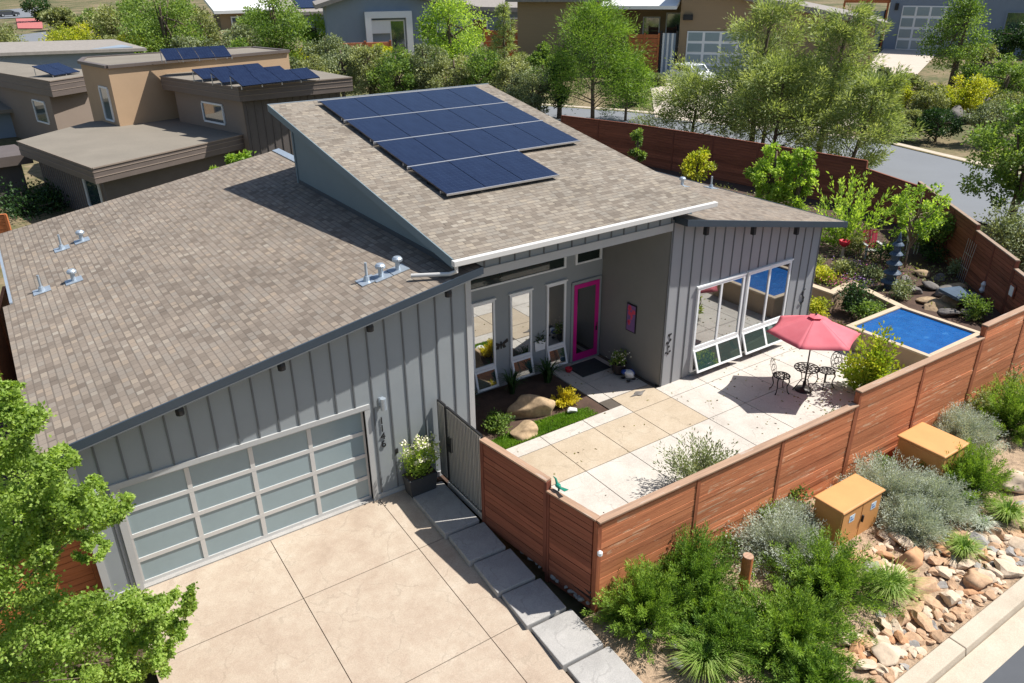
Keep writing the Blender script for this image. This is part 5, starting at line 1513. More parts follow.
# ------------------------------------------------------------------ the neighbouring house on the left
def slab(root, pts, z, th, name='roof', top='flatroof', side='brown_metal', lines=()):
    b = B(); n = len(pts); rz = np.array(root.location)
    q = [(p_[0] - rz[0], p_[1] - rz[1], (z if len(p_) < 3 or True else p_[2]) - rz[2]) for p_ in pts]
    b.add([(x, y, h - th) for x, y, h in q] + q, [tuple(range(n))[::-1]] + [(i, (i + 1) % n, n + (i + 1) % n, n + i) for i in range(n)])
    b.m = 1
    b.add(q, [tuple(range(n))])
    o = b.obj(name, [M[side], M[top]], root)
    for i in lines:
        a, c_ = np.array(q[i]), np.array(q[(i + 1) % n]); d = norm(c_ - a); nn = np.array((d[1], -d[0], 0))
        b = B()
        for f in (.28, .62): b.bar(a + nn * .012 - (0, 0, th * f), c_ + nn * .012 - (0, 0, th * f), .02, .035)
        b.bar(a + nn * .02 + (0, 0, -.02), c_ + nn * .02 + (0, 0, -.02), .04, .06)
        b.obj('fascia_rib', M['rail'] if False else M['tan_side'], o)  # ribs paler than the fascia: sun glints put into their colour
    return o


def walls(root, pts, z0, z1, mat, name='wall'):
    rz = np.array(root.location)
    return B().prism([(p_[0] - rz[0], p_[1] - rz[1], z0 - rz[2]) for p_ in pts], (0, 0, z1 - z0)).obj(name, M[mat], root)


def wall_window(root, a, c_, z0, z1, frame='white', glass='glass_far', off=.04):
    """window on a vertical wall between plan points a and c_ (outside is to the right of a->c_)"""
    rz = np.array(root.location)
    a = np.array((a[0] - rz[0], a[1] - rz[1], 0)); c_ = np.array((c_[0] - rz[0], c_[1] - rz[1], 0)); d = norm(c_ - a); nn = np.array((d[1], -d[0], 0))
    zz0, zz1 = z0 - rz[2], z1 - rz[2]
    b = B(); wd = .09
    for p0, p1 in (((a), zz0), (c_, zz0)), ((a, zz1), (c_, zz1)): b.bar(p0[0] + nn * off + (0, 0, p0[1]), p1[0] + nn * off + (0, 0, p1[1]), .07, wd)
    for p_ in (a, c_): b.bar(p_ + nn * off + (0, 0, zz0 + wd / 2), p_ + nn * off + (0, 0, zz1 - wd / 2), .07, wd, nn)
    f = b.obj('window', M[frame], root)
    B().prism([a + nn * (off - .03) + (0, 0, zz0), c_ + nn * (off - .03) + (0, 0, zz0), c_ + nn * (off - .03) + (0, 0, zz1), a + nn * (off - .03) + (0, 0, zz1)], nn * .02).obj('pane', M[glass], f)
    return f


def panel_row(root, p0, p1, z, depth=1.0, rise=.42, n=3, name='solar_panel'):
    rz = np.array(root.location)
    p0 = np.array((p0[0], p0[1], z)) - rz; p1 = np.array((p1[0], p1[1], z)) - rz
    d = (p1 - p0); L = np.linalg.norm(d[:2]); e = d / L; up = np.array((-e[1], e[0], 0)) * depth + np.array((0, 0, rise))
    for k in range(n):
        a = p0 + e * (L * k / n + .015); c_ = p0 + e * (L * (k + 1) / n - .015)
        B().prism([a, c_, c_ + up, a + up], norm(np.cross(e, up)) * .05).obj(name, M['pv'], root)
    b = B()
    for k in range(n + 1):
        a = p0 + e * (L * k / n)
        b.tube([a + up * .9, a + up * .9 - (0, 0, rise + .12)], .025, 6).tube([a + up * .05, a + up * .05 - (0, 0, .14)], .025, 6)
    b.obj('panel_stand', M['rail'], root)


NH = thing('neighbour_house', 'brown and tan modern house with stacked flat roofs and corrugated fascias at left', 'house', (8, 32, -.1))
z1 = 3.4
C1 = P(92, 168, z=z1); R1_ = P(256, 131.5, z=z1); FL = P(17, 141, z=z1); BL = P(98, 129, z=z1); BR = P(182, 121.5, z=z1)
pr1 = [FL, C1, R1_, BR + (1.5, 3, 0), BL + (0, 3, 0)]
slab(NH, [p_[:2] for p_ in pr1], z1, .72, lines=(0, 1))
cen = np.mean([p_[:2] for p_ in pr1], 0)
wq = [p_[:2] + (cen - p_[:2]) * .13 for p_ in pr1]
walls(NH, wq, -.1, z1 - .72, 'brown_wall')
a, c_ = wq[0], wq[1]
b = B(); nlen = np.linalg.norm(c_ - a); e = (c_ - a) / nlen
for k in range(int(nlen / .3)):
    q_ = a + e * (k * .3 + .1); b.bar((q_[0] - 8, q_[1] - 32, 0), (q_[0] - 8, q_[1] - 32, z1 - .62 + .0), .05, .05, (e[0], e[1], 0))
b.obj('wall_batten', M['tan_side'], NH)
wall_window(NH, a + e * nlen * .72, a + e * nlen * .93, 1.0, 2.5)
zt = 6.55
TC = P(107, 67, z=zt); TL = P(80, 62, z=zt); TR = P(288, 51, z=zt)
tb = [TL[:2], TC[:2], TR[:2], TR[:2] + (-1.0, 4.2), TL[:2] + (.6, 2.5)]
walls(NH, tb, 0, zt - .02, 'tan_stucco')
cen = np.mean(tb, 0)
b = B()
for i in range(5):
    a, c_ = tb[i], tb[(i + 1) % 5]; b.bar((a[0] - 8, a[1] - 32, zt + .1), (c_[0] - 8, c_[1] - 32, zt + .1), .28, .16)
b.obj('parapet_cap', M['brown_metal'], NH)
B().prism([(p_[0] * .97 + cen[0] * .03 - 8, p_[1] * .97 + cen[1] * .03 - 32, zt + .1) for p_ in tb], (0, 0, .02)).obj('roof', M['flatroof'], NH)
a, c_ = np.array(tb[0]), np.array(tb[1]); wall_window(NH, a + (c_ - a) * .55, a + (c_ - a) * .85, 3.6, 5.4)
panel_row(NH, P(166, 61, z=6.75), P(232, 57, z=6.75), 6.75, 1.3, .5, 4)
z2 = 5.9
C2 = P(238, 87, z=z2); L2 = P(160, 76, z=z2); R2 = P(352, 77, z=z2)
q2 = [L2[:2], C2[:2], R2[:2], R2[:2] + (-.4, 5.5), L2[:2] + (2, 3.0)]
slab(NH, q2, z2, .72, lines=(0, 1))
cen = np.mean(q2, 0)
w2 = [np.array(p_) + (cen - np.array(p_)) * .13 for p_ in q2]
walls(NH, w2, 0, z2 - .72, 'tan_side')
e = norm(w2[2] - w2[1])
b = B().prism([(w2[1][0] + .03 - 8, w2[1][1] - .06 - 32, 0), (w2[2][0] - 8, w2[2][1] - .06 - 32, 0), (w2[2][0] - 8, w2[2][1] - .01 - 32, 0), (w2[1][0] + .03 - 8, w2[1][1] - .01 - 32, 0)], (0, 0, z2 - .7))
for k in range(14):
    q_ = w2[1] + e * (.2 + .42 * k); b.bar((q_[0] - 8, q_[1] - .08 - 32, .0), (q_[0] - 8, q_[1] - .08 - 32, z2 - .72), .05, .04, (0, 1, 0))
b.obj('board_wall', M['brown_wall'], NH)
a, c_ = w2[0], w2[1]; wall_window(NH, a + (c_ - a) * .42, a + (c_ - a) * .72, 3.75, 4.75)
for (u0, v0, u1, v1) in ((203, 80, 270, 73), (222, 83.5, 292, 76), (242, 87, 320, 78)):
    panel_row(NH, P(u0, v0, z=6.02), P(u1, v1, z=6.02), 6.02, 1.1, .42, 4)
z3 = 5.0
q3 = [P(-40, 66, z=z3)[:2], P(49, 81, z=z3)[:2], P(84, 75.5, z=z3)[:2] + (.2, 0), P(90, 70, z=z3)[:2], P(-40, 58, z=z3)[:2]]
slab(NH, q3, z3, 1.0, lines=(0, 1))
w3 = [q3[0] + (.3, .8), q3[1] + (-.15, .8), q3[2] + (0, .6), q3[3], q3[4]]
walls(NH, w3, -.1, z3 - 1.0, 'tan_side')
wq0, wq1 = np.array(w3[0]), np.array(w3[1]); wall_window(NH, wq0 + (wq1 - wq0) * .80, wq0 + (wq1 - wq0) * .93, 2.1, 3.5)
panel_row(NH, P(54, 76, z=5.1), P(80, 72, z=5.1), 5.1, 1.6, .55, 2)

# other houses -----------------------------------------------------------
def far_house(name_label, u, v, facing=0.):
    """root on the terrain at the photo point; local x to the right, y away; returns root and metres per pixel"""
    p_ = PT(u, v)
    d = CF + CR * ((u - 512) / FPX); az = math.atan2(d[1], d[0]) - math.pi / 2 + facing
    root = thing('far_house', name_label, 'house', p_, az)
    return root, float((p_ - CAM) @ CF) / FPX


def bx(root, name, mat, k, x0, x1, y0, y1, z0, z1, bevel=0):
    return B().box(x0 * k, x1 * k, y0 * k, y1 * k, z0 * k, z1 * k).obj(name, M[mat], root, bevel)


def far_garage(root, k, x0, x1, z1, y=-.6):
    g_ = B().box(x0 * k, x1 * k, (y - .4) * k, (y) * k, 0, z1 * k).obj('garage_door', M['white'], root)
    for i in range(4):
        for j in range(4):
            a0 = x0 + (x1 - x0) * (i / 4 + .02); a1 = x0 + (x1 - x0) * ((i + 1) / 4 - .02); c0 = z1 * (j / 4 + .03); c1 = z1 * ((j + 1) / 4 - .03)
            B().box(a0 * k, a1 * k, (y - .75) * k, (y - .41) * k, c0 * k, c1 * k).obj('pane', M['frost'], g_)


def far_win(root, k, x0, x1, z0, z1, y=0., frame='white'):
    w_ = B().box(x0 * k, x1 * k, (y - 1.2) * k, (y - .05) * k, (z0) * k, (z0 + 1.2) * k).box(x0 * k, x1 * k, (y - 1.2) * k, (y - .05) * k, (z1 - 1.2) * k, z1 * k).box(x0 * k, (x0 + 1.2) * k, (y - 1.2) * k, (y - .05) * k, (z0 + 1.2) * k, (z1 - 1.2) * k).box((x1 - 1.2) * k, x1 * k, (y - 1.2) * k, (y - .05) * k, (z0 + 1.2) * k, (z1 - 1.2) * k).obj('window', M[frame], root)
    B().box((x0 + 1.2) * k, (x1 - 1.2) * k, (y - .7) * k, (y - .1) * k, (z0 + 1.2) * k, (z1 - 1.2) * k).obj('pane', M['glass_far'], w_)


# tan house with the white carport roof
h, k = far_house('tan lap sided house with white carport roof and glazed garage door', 676, 74, -.10)
b = B().hexa([(0, 0, -20 * k), (176 * k, 0, -20 * k), (176 * k, 120 * k, -20 * k), (0, 120 * k, -20 * k), (0, 0, 80 * k), (176 * k, 0, 46 * k), (176 * k, 120 * k, 46 * k), (0, 120 * k, 80 * k)]); b.obj('wall', M['tanhouse'], h)
b = B().hexa([(-6 * k, -10 * k, 80 * k), (186 * k, -10 * k, 44 * k), (186 * k, 124 * k, 44 * k), (-6 * k, 124 * k, 80 * k), (-6 * k, -10 * k, 85 * k), (186 * k, -10 * k, 49 * k), (186 * k, 124 * k, 49 * k), (-6 * k, 124 * k, 85 * k)]); b.obj('roof', M['shingle_far'], h)
far_garage(h, k, 8, 72, 40)
bx(h, 'wall', 'tanhouse', k, -170, -76, 10, 120, -20, 66)
b = B().hexa([(-180 * k, 0, 66 * k), (-70 * k, 0, 66 * k), (-70 * k, 124 * k, 84 * k), (-180 * k, 124 * k, 84 * k), (-180 * k, 0, 70 * k), (-70 * k, 0, 70 * k), (-70 * k, 124 * k, 88 * k), (-180 * k, 124 * k, 88 * k)]); b.obj('roof', M['shingle_far'], h)
b = B().hexa([(-78 * k, -16 * k, 60 * k), (-2 * k, -16 * k, 60 * k), (-2 * k, 60 * k, 78 * k), (-70 * k, 60 * k, 78 * k), (-78 * k, -16 * k, 63 * k), (-2 * k, -16 * k, 63 * k), (-2 * k, 60 * k, 81 * k), (-70 * k, 60 * k, 81 * k)]); b.obj('carport_roof', M['whiteroof'], h)
bx(h, 'wall', 'tanhouse', k, -76, 0, 58, 62, -20, 66)
far_win(h, k, -46, -28, 30, 50, 58); far_win(h, k, -22, -6, 20, 54, 58)
bx(h, 'wall_lamp', 'black', k, -6 + 9, 12, -3, -.1, 50, 55)
t = thing('fence', 'orange slatted entry fence left of the tan house gate', 'fence', h.location, h.rotation_euler.z)
for j in range(9): bx(t, 'board', 'orangewood', k, -48, -20, -2, 0, 1 + 4 * j, 4.6 + 4 * j)
for x in (-49, -34, -20): bx(t, 'post', 'orangewood', k, x, x + 1.6, -2.6, .6, 0, 38)
t = thing('entry_gate', 'white and blue slatted entry gate in a dark frame at the tan house', 'gate', h.location, h.rotation_euler.z)
bx(t, 'gate_frame', 'black', k, -18, -16, -2, 0, 0, 40); bx(t, 'gate_frame', 'black', k, -2.5, -.8, -2, 0, 0, 40)
for j in range(6): bx(t, 'gate_slat', 'bluewall' if j % 2 else 'whiteroof', k, -15.6 + 2.2 * j, -13.6 + 2.2 * j, -1.5, -.5, 0, 38)

# slate blue house
h, k = far_house('slate blue house with glazed garage door above the steep driveway', 882, 49, -.12)
bx(h, 'wall', 'greyblue', k, 0, 160, 0, 100, -20, 62)
b = B().hexa([(-8 * k, -8 * k, 62 * k), (170 * k, -8 * k, 62 * k), (170 * k, 108 * k, 74 * k), (-8 * k, 108 * k, 74 * k), (-8 * k, -8 * k, 66 * k), (170 * k, -8 * k, 66 * k), (170 * k, 108 * k, 78 * k), (-8 * k, 108 * k, 78 * k)]); b.obj('roof', M['shingle_far'], h)
far_garage(h, k, 12, 62, 40)
far_win(h, k, 100, 120, 12, 36, 0, 'greyblue')
bx(h, 'wall_lamp', 'black', k, 5, 8, -2, -.1, 36, 42)
t = thing('fence', 'dark red slatted fence left of the slate blue house, under an orange pergola', 'fence', h.location, h.rotation_euler.z)
for j in range(9): bx(t, 'board', 'wood_dark', k, -42, -22, 0, 2, 4 * j, 3.7 + 4 * j)
for x in (-43, -22): bx(t, 'post', 'wood_post_dark', k, x, x + 1.5, -1, 2.6, 0, 37)
t = thing('pergola', 'orange timber pergola roof beside the slate blue house', 'pergola', h.location, h.rotation_euler.z)
for j in range(5): bx(t, 'rafter', 'orangewood', k, -44, -1, 2 + 8 * j, 4 + 8 * j, 42 + .6 * j, 44.5 + .6 * j)
for x in (-44, -3): bx(t, 'post', 'orangewood', k, x, x + 1.6, 1, 3, 0, 42)
t = thing('entry_gate', 'pale grey gate between the dark slatted fence and the slate blue house', 'gate', h.location, h.rotation_euler.z)
bx(t, 'gate_frame', 'black', k, -20, -18.6, 0, 1.5, 0, 36); bx(t, 'gate_panel', 'bluewall', k, -18.5, -4, .4, 1.2, 0, 35); bx(t, 'gate_frame', 'black', k, -3.9, -2.6, 0, 1.5, 0, 36)

# grey blue gabled house at the top
h, k = far_house('blue grey house with a white framed porch, left of the lime tree', 352, 62, .02)
b = B().prism([(-20 * k, 0, -20 * k), (125 * k, 0, -20 * k), (125 * k, 0, 46 * k), (30 * k, 0, 66 * k), (-20 * k, 0, 52 * k)], (0, 110 * k, 0)); b.obj('wall', M['bluewall'], h)
b = B().hexa([(28 * k, -8 * k, 66 * k), (132 * k, -8 * k, 44 * k), (132 * k, 118 * k, 44 * k), (28 * k, 118 * k, 66 * k), (28 * k, -8 * k, 70 * k), (132 * k, -8 * k, 48 * k), (132 * k, 118 * k, 48 * k), (28 * k, 118 * k, 70 * k)])
b.hexa([(-30 * k, -8 * k, 49 * k), (28 * k, -8 * k, 66 * k), (28 * k, 118 * k, 66 * k), (-30 * k, 118 * k, 49 * k), (-30 * k, -8 * k, 53 * k), (28 * k, -8 * k, 70 * k), (28 * k, 118 * k, 70 * k), (-30 * k, 118 * k, 53 * k)]); b.obj('roof', M['shingle_far'], h)
b = B().box(16 * k, 62 * k, -7 * k, -.1 * k, 40 * k, 46 * k).box(16 * k, 22 * k, -7 * k, -.1 * k, 0, 40 * k).box(56 * k, 62 * k, -7 * k, -.1 * k, 0, 40 * k).box(22 * k, 40 * k, -4 * k, -.1 * k, 26 * k, 38 * k); b.obj('porch_frame', M['white'], h)
far_win(h, k, 40, 55, 6, 38); far_win(h, k, 70, 88, 18, 34)
t = thing('fence', 'red brown board fence before the blue grey house with the white porch', 'fence', PT(345, 66), h.rotation_euler.z)
for j in range(4): bx(t, 'board', 'wood', k, -4, 44, -2, 0, 1 + 5 * j, 5.6 + 5 * j)
for x in (-5, 20, 44): bx(t, 'post', 'wood_post', k, x, x + 2, -3, 1, 0, 22)
t = thing('fence', 'orange board fence pieces between lime tree and blue canopy', 'fence', PT(486, 58), h.rotation_euler.z)
for j in range(5): bx(t, 'board', 'orangewood', k, 0, 66, -2, 0, 1 + 5 * j, 5.6 + 5 * j)
for x in (-2, 22, 44, 66): bx(t, 'post', 'orangewood', k, x, x + 2, -3, 1, 0, 27)
h, k = far_house('grey house with a low shingled roof behind the lime tree at the top', 470, 40, .05)
bx(h, 'wall', 'greyblue', k, -20, 80, 0, 80, -20, 30)
b = B().hexa([(-30 * k, -10 * k, 28 * k), (92 * k, -10 * k, 24 * k), (92 * k, 90 * k, 36 * k), (-30 * k, 90 * k, 40 * k), (-30 * k, -10 * k, 32 * k), (92 * k, -10 * k, 28 * k), (92 * k, 90 * k, 40 * k), (-30 * k, 90 * k, 44 * k)]); b.obj('roof', M['shingle_far'], h)
far_win(h, k, 0, 18, 4, 20); far_win(h, k, 40, 52, 6, 20)
p = PT(553, 62)
kk = float((p - CAM) @ CF) / FPX
t = thing('sun_canopy', 'pale blue garden canopy in front of the tan house, left of the conifers', 'canopy', p)
B().lathe([(19 * kk, 25 * kk), (18 * kk, 26 * kk), (8 * kk, 30 * kk), (.5 * kk, 32 * kk)], (0, 0, 0), 8).obj('canopy', M['bluewall'], t); B().tube([(0, 0, 0), (0, 0, 30 * kk)], .05, 8).obj('pole', M['white'], t)
# small roofs at top left
h, k = far_house('far house with a pale shingle roof between the tall trees at upper left', 222, 30, .1)
bx(h, 'wall', 'tanhouse', k, 0, 52, 0, 40, -10, 16)
b = B().hexa([(-6 * k, -6 * k, 15 * k), (58 * k, -6 * k, 15 * k), (58 * k, 46 * k, 26 * k), (-6 * k, 46 * k, 26 * k), (-6 * k, -6 * k, 18 * k), (58 * k, -6 * k, 18 * k), (58 * k, 46 * k, 29 * k), (-6 * k, 46 * k, 29 * k)]); b.obj('roof', M['whiteroof'], h); far_win(h, k, 10, 20, 3, 12); far_win(h, k, 30, 40, 3, 12)
h, k = far_house('far grey house with roof solar panels behind the dense green tree', 290, 36, .1)
bx(h, 'wall', 'greyblue', k, 0, 70, 0, 50, -10, 20)
b = B().hexa([(-6 * k, -6 * k, 19 * k), (76 * k, -6 * k, 19 * k), (76 * k, 56 * k, 34 * k), (-6 * k, 56 * k, 34 * k), (-6 * k, -6 * k, 22 * k), (76 * k, -6 * k, 22 * k), (76 * k, 56 * k, 37 * k), (-6 * k, 56 * k, 37 * k)]); b.obj('roof', M['shingle_far'], h); far_win(h, k, 50, 62, 4, 16)
b = B().hexa([(12 * k, 4 * k, 24.8 * k), (40 * k, 4 * k, 24.8 * k), (40 * k, 34 * k, 32.1 * k), (12 * k, 34 * k, 32.1 * k), (12 * k, 4 * k, 25.6 * k), (40 * k, 4 * k, 25.6 * k), (40 * k, 34 * k, 33 * k), (12 * k, 34 * k, 33 * k)]); b.obj('solar_panel', M['pv'], h)
# pale blue house behind the brown one, and the one at the left edge
p = P(30, 62, z=5.2)
h = thing('far_house', 'pale blue shed roofed house behind the brown flat roofed house', 'house', (p[0], p[1] + 8, 0), .12)
B().box(-14, 9, 0, 8, -.5, 5.3).obj('wall', M['bluewall'], h)
B().hexa([(-15, -.6, 5.6), (10, -.6, 4.9), (10, 9, 5.2), (-15, 9, 5.9), (-15, -.6, 5.85), (10, -.6, 5.15), (10, 9, 5.45), (-15, 9, 6.15)]).obj('roof', M['shingle_far'], h)
w_ = B().box(-3, -1.5, -.05, -.003, 2, 3.4).obj('window', M['white'], h); B().box(-2.9, -1.6, -.07, -.052, 2.1, 3.3).obj('pane', M['glass_far'], w_)
p = P(0, 108, z=2.6)
h = thing('far_house', 'low house with solar panels on its tan roof, cut by the left photo edge', 'house', (p[0] - 1.5, p[1], 0), .1)
B().box(-6, 3.2, .6, 8, -.5, 2.2).obj('wall', M['bluewall'], h)
B().hexa([(-7, -.2, 2.2), (3.7, -.2, 2.2), (3.7, 8, 3.6), (-7, 8, 3.6), (-7, -.2, 2.45), (3.7, -.2, 2.45), (3.7, 8, 3.85), (-7, 8, 3.85)]).obj('roof', M['flatroof'], h)
for k_ in range(3): B().hexa([(-.6 + 1.3 * k_, 2.2, 2.98), (.6 + 1.3 * k_, 2.2, 2.98), (.6 + 1.3 * k_, 5.6, 3.57), (-.6 + 1.3 * k_, 5.6, 3.57), (-.6 + 1.3 * k_, 2.2, 3.06), (.6 + 1.3 * k_, 2.2, 3.06), (.6 + 1.3 * k_, 5.6, 3.65), (-.6 + 1.3 * k_, 5.6, 3.65)]).obj('solar_panel', M['pv'], h)
w_ = B().box(-.5, .9, .53, .598, .8, 1.8).obj('window', M['white'], h); B().box(-.4, .8, .51, .528, .9, 1.7).obj('pane', M['glass_far'], w_)
p = P(8, 160, z=2.3)
h = thing('garden_shed', 'brown flat roofed outbuilding cut by the left photo edge below the brown house', 'shed', (p[0], p[1], 0), .15)
B().box(-5, .6, .3, 3, -.5, 2.0).obj('wall', M['brown_wall'], h)
B().box(-5.5, 1.1, -.2, 3.4, 2.0, 2.5).obj('roof', M['brown_metal'], h)

# parked cars
def car(label, loc, rz, paint, L=4.6, Wd=1.85, Ht=1.68):
    t = thing('parked_car', label, 'car', loc, rz)
    prof = [(-L / 2, .45), (-L / 2, .95), (-L / 2 + .15, 1.05), (-L / 2 + .75, Ht), (L * .12, Ht), (L * .28, 1.08), (L / 2 - .1, .92), (L / 2, .7), (L / 2, .35), (-L / 2 + .1, .3)]
    B().prism([(x, -Wd / 2, z) for x, z in prof][::-1], (0, Wd, 0)).obj('body', M[paint], t, bevel=.06)
    for sy in (-1, 1):
        y = sy * (Wd / 2 + .004)
        B().prism([(-L / 2 + .45, y, 1.1), (L * .2, y, 1.1), (L * .09, y, Ht - .14), (-L / 2 + .85, y, Ht - .14)][::sy], (0, -sy * .01, 0)).obj('window', M['glass_far'], t)
        for x in (-L * .31, L * .31):
            w_ = B().tube([(x, y - sy * .22, .33), (x, y + sy * .01, .33)], .33, 18).obj('wheel', M['rubber'], t)
            B().tube([(x, y, .33), (x, y + sy * .02, .33)], .2, 14).obj('rim', M['rail'], w_)
        B().blob((L / 2 - .06, sy * Wd * .36, .76), (.08, .2, .09), 2, .02, 1).obj('headlight', M['glass_far'], t)
        B().box(L * .17, L * .22, sy * Wd / 2, sy * (Wd / 2 + .2), 1.05, 1.2).obj('mirror', M[paint], t)
    c0, c1 = np.array((L * .135, 0, Ht - .06)), np.array((L * .27, 0, 1.13)); nn = norm(np.array((c0[2] - c1[2], 0, c1[0] - c0[0])))
    B().prism([c0 + (0, -.72, 0) + nn * .012, c0 + (0, .72, 0) + nn * .012, c1 + (0, .78, 0) + nn * .012, c1 + (0, -.78, 0) + nn * .012][::-1], nn * .01).obj('windscreen', M['glass_far'], t)
    return t


p = PT(692, 83); car('white car parked on the driveway of the tan house, behind the pines', p + (0, 0, .07), math.atan2(CAM[1] - p[1], CAM[0] - p[0]) + .75, 'carwhite')
p = PT(9, 17); car('dark car on the far street at the upper left corner', p + (0, 0, .1), .2, 'cardark', 4.5, 1.8, 1.45)

# ------------------------------------------------------------------ trees and shrubs round the lot
def ztop(base, v):
    lo, hi = base[2], base[2] + 60
    for _ in range(40):
        m_ = (lo + hi) / 2; d = np.array((base[0], base[1], m_)) - CAM
        if 341.5 - FPX * (d @ CU) / (d @ CF) > v: lo = m_
        else: hi = m_
    return lo - base[2]


def mpp(base): return float((np.array(base) - CAM) @ CF) / FPX


TREES = []
def bt(label, u, v, vt, hw, mat, n=3500, kind='broad', leaf=None, cat='tree', name=None, lo=.15, seed=0, world=None, nclump=26, wide=.5, group='trees and shrubs behind the lot', **kw):
    base = np.array(world) if world is not None else PT(u, v)
    h = ztop(base, vt); k = mpp(base); r = hw * k
    lf = leaf or max(.13, 2.3 * k); n = int(n * 1.7)
    if kind == 'broad': return broadleaf(name or 'leafy_tree', label, cat, tuple(base), h, r, mat, n, lf, nclump, lo, group, seed=seed, wide=wide, **kw)
    return conifer(name or 'conifer', label, tuple(base), h, r, mat, kw.pop('nb', 46), kw.pop('per', 120), lf * 1.35, lf * .3, lo, group=group, seed=seed, **kw)


bt('tall green tree at upper left, above the tan parapet box', 172, 72, -14, 44, 'leaf_green', 5200, seed=1, lo=.08, shape='round')
bt('yellow green willowy tree left of the tall green tree', 78, 72, 22, 30, 'leaf_yellow', 3000, seed=2, lo=.05, shape='round')
bt('dark round tree by the far crossing at upper left', 38, 22, -2, 14, 'leaf_dark', 900, seed=3, lo=.05, shape='round', nclump=14)
bt('dense green tree right of the pale roof, upper left', 283, 84, -16, 32, 'leaf_green', 4600, seed=4, lo=.06, shape='round')
bt('bright lime tree standing before the blue grey house', 452, 88, -14, 36, 'leaf_lime', 5200, seed=5, lo=.1, shape='round')
bt('green tree cut by the top left corner, beside the red crossing', 12, 66, 24, 26, 'leaf_olive', 2200, seed=6, lo=.05, shape='round')
bt('olive tree filling the gap behind the tall green tree', 118, 58, 2, 26, 'leaf_olive', 2600, seed=7, lo=.05, shape='round')
bt('sage tree between the dense green tree and the blue grey house', 330, 92, 24, 26, 'leaf_sage', 2600, seed=8, lo=.05, shape='round')
bt('young pine in front of the grey low roofed house', 505, 92, 2, 20, 'leaf_pine', kind='con', seed=9, nb=40)
bt('full feathery conifer right of the roof peak', 592, 126, 10, 52, 'leaf_juniper', kind='con', seed=10, nb=70, per=320, spread=.24, power=.5, lift=.9, leaf=.17)
bt('smaller feathery conifer right of the full one, before the orange entry fence', 626, 122, 58, 30, 'leaf_juniper', kind='con', seed=12, nb=44, per=260, spread=.24, power=.5, lift=.9, leaf=.16)
bt('narrow dark cypress left of the feathery conifer', 560, 120, 36, 15, 'leaf_dark', 2600, seed=11, lo=.02, tip=.6)
sb = [(215, 92, 52, 30, 'leaf_olive'), (245, 96, 44, 26, 'leaf_green'), (262, 100, 62, 22, 'leaf_yellow'), (318, 106, 58, 22, 'leaf_olive'), (345, 100, 46, 28, 'leaf_sage'), (372, 104, 48, 26, 'leaf_olive'), (398, 106, 52, 28, 'leaf_green'), (425, 104, 44, 24, 'leaf_sage'), (455, 108, 56, 28, 'leaf_olive'), (486, 108, 54, 24, 'leaf_green'), (512, 112, 62, 24, 'leaf_olive'), (532, 122, 70, 22, 'leaf_sage'), (145, 72, 40, 26, 'leaf_yellow'), (105, 70, 42, 22, 'leaf_olive'), (195, 76, 40, 22, 'leaf_sage'), (540, 100, 40, 14, 'leaf_green')]
for i, (u, v, vt, hw, m_) in enumerate(sb):
    col_ = {'leaf_olive': 'olive', 'leaf_green': 'green', 'leaf_yellow': 'yellowish', 'leaf_sage': 'grey green'}[m_]
    where = ['above the neighbour solar panels', 'above the right end of the neighbour roof', 'low before the dense green tree', 'behind the left corner of the highest roof', 'before the red brown fence', 'below the white porch', 'left below the lime tree', 'at the foot of the lime tree', 'right below the lime tree', 'behind the roof ridge', 'left of the roof peak', 'hard by the narrow cypress', 'above the tan parapet', 'left of the tan parapet top', 'above the tan parapet panels', 'under the blue canopy'][i]
    bt(f'{col_} bushy shrub {where}', u, v, vt - 9, hw * 1.25, m_, 3600, seed=40 + i, lo=.0, shape='round', cat='shrub', name='bushy_shrub', nclump=44, wide=.34)
# the loose pines along the back fence
for i, (x, y, vt, hw, lb, ln_) in enumerate(((36.8, 21.0, 82, 56, 'broad airy pine just behind the back fence, leftmost of the pine row', (0, 0)), (38.4, 17.6, 4, 54, 'tallest airy pine behind the back fence with a thin bare leader', (.02, 0)), (37.4, 15.2, 70, 62, 'low spreading pine in the middle of the pine row', (0, 0)), (39.4, 13.6, 12, 50, 'airy pine with several thin leaders, right of the tallest pine', (.05, -.03)), (38.2, 10.8, 82, 48, 'loose leaning pine at the right end of the row before the street', (.12, -.1)), (40.5, 18.4, 60, 44, 'bluish pine behind the tallest pine', (0, 0)))):
    bt(lb, 0, 0, vt, hw, 'leaf_pine', kind='con', seed=70 + i, world=(x, y, .45), nb=42, per=360, lean=ln_, name='pine_tree', group='pines along the back fence', lift=.9, spread=.19, leaf=.18, power=.42)
bt('light green pyramid tree beside the steep driveway', 950, 92, -22, 36, 'leaf_green', 4600, seed=80, lo=.05, tip=.75)
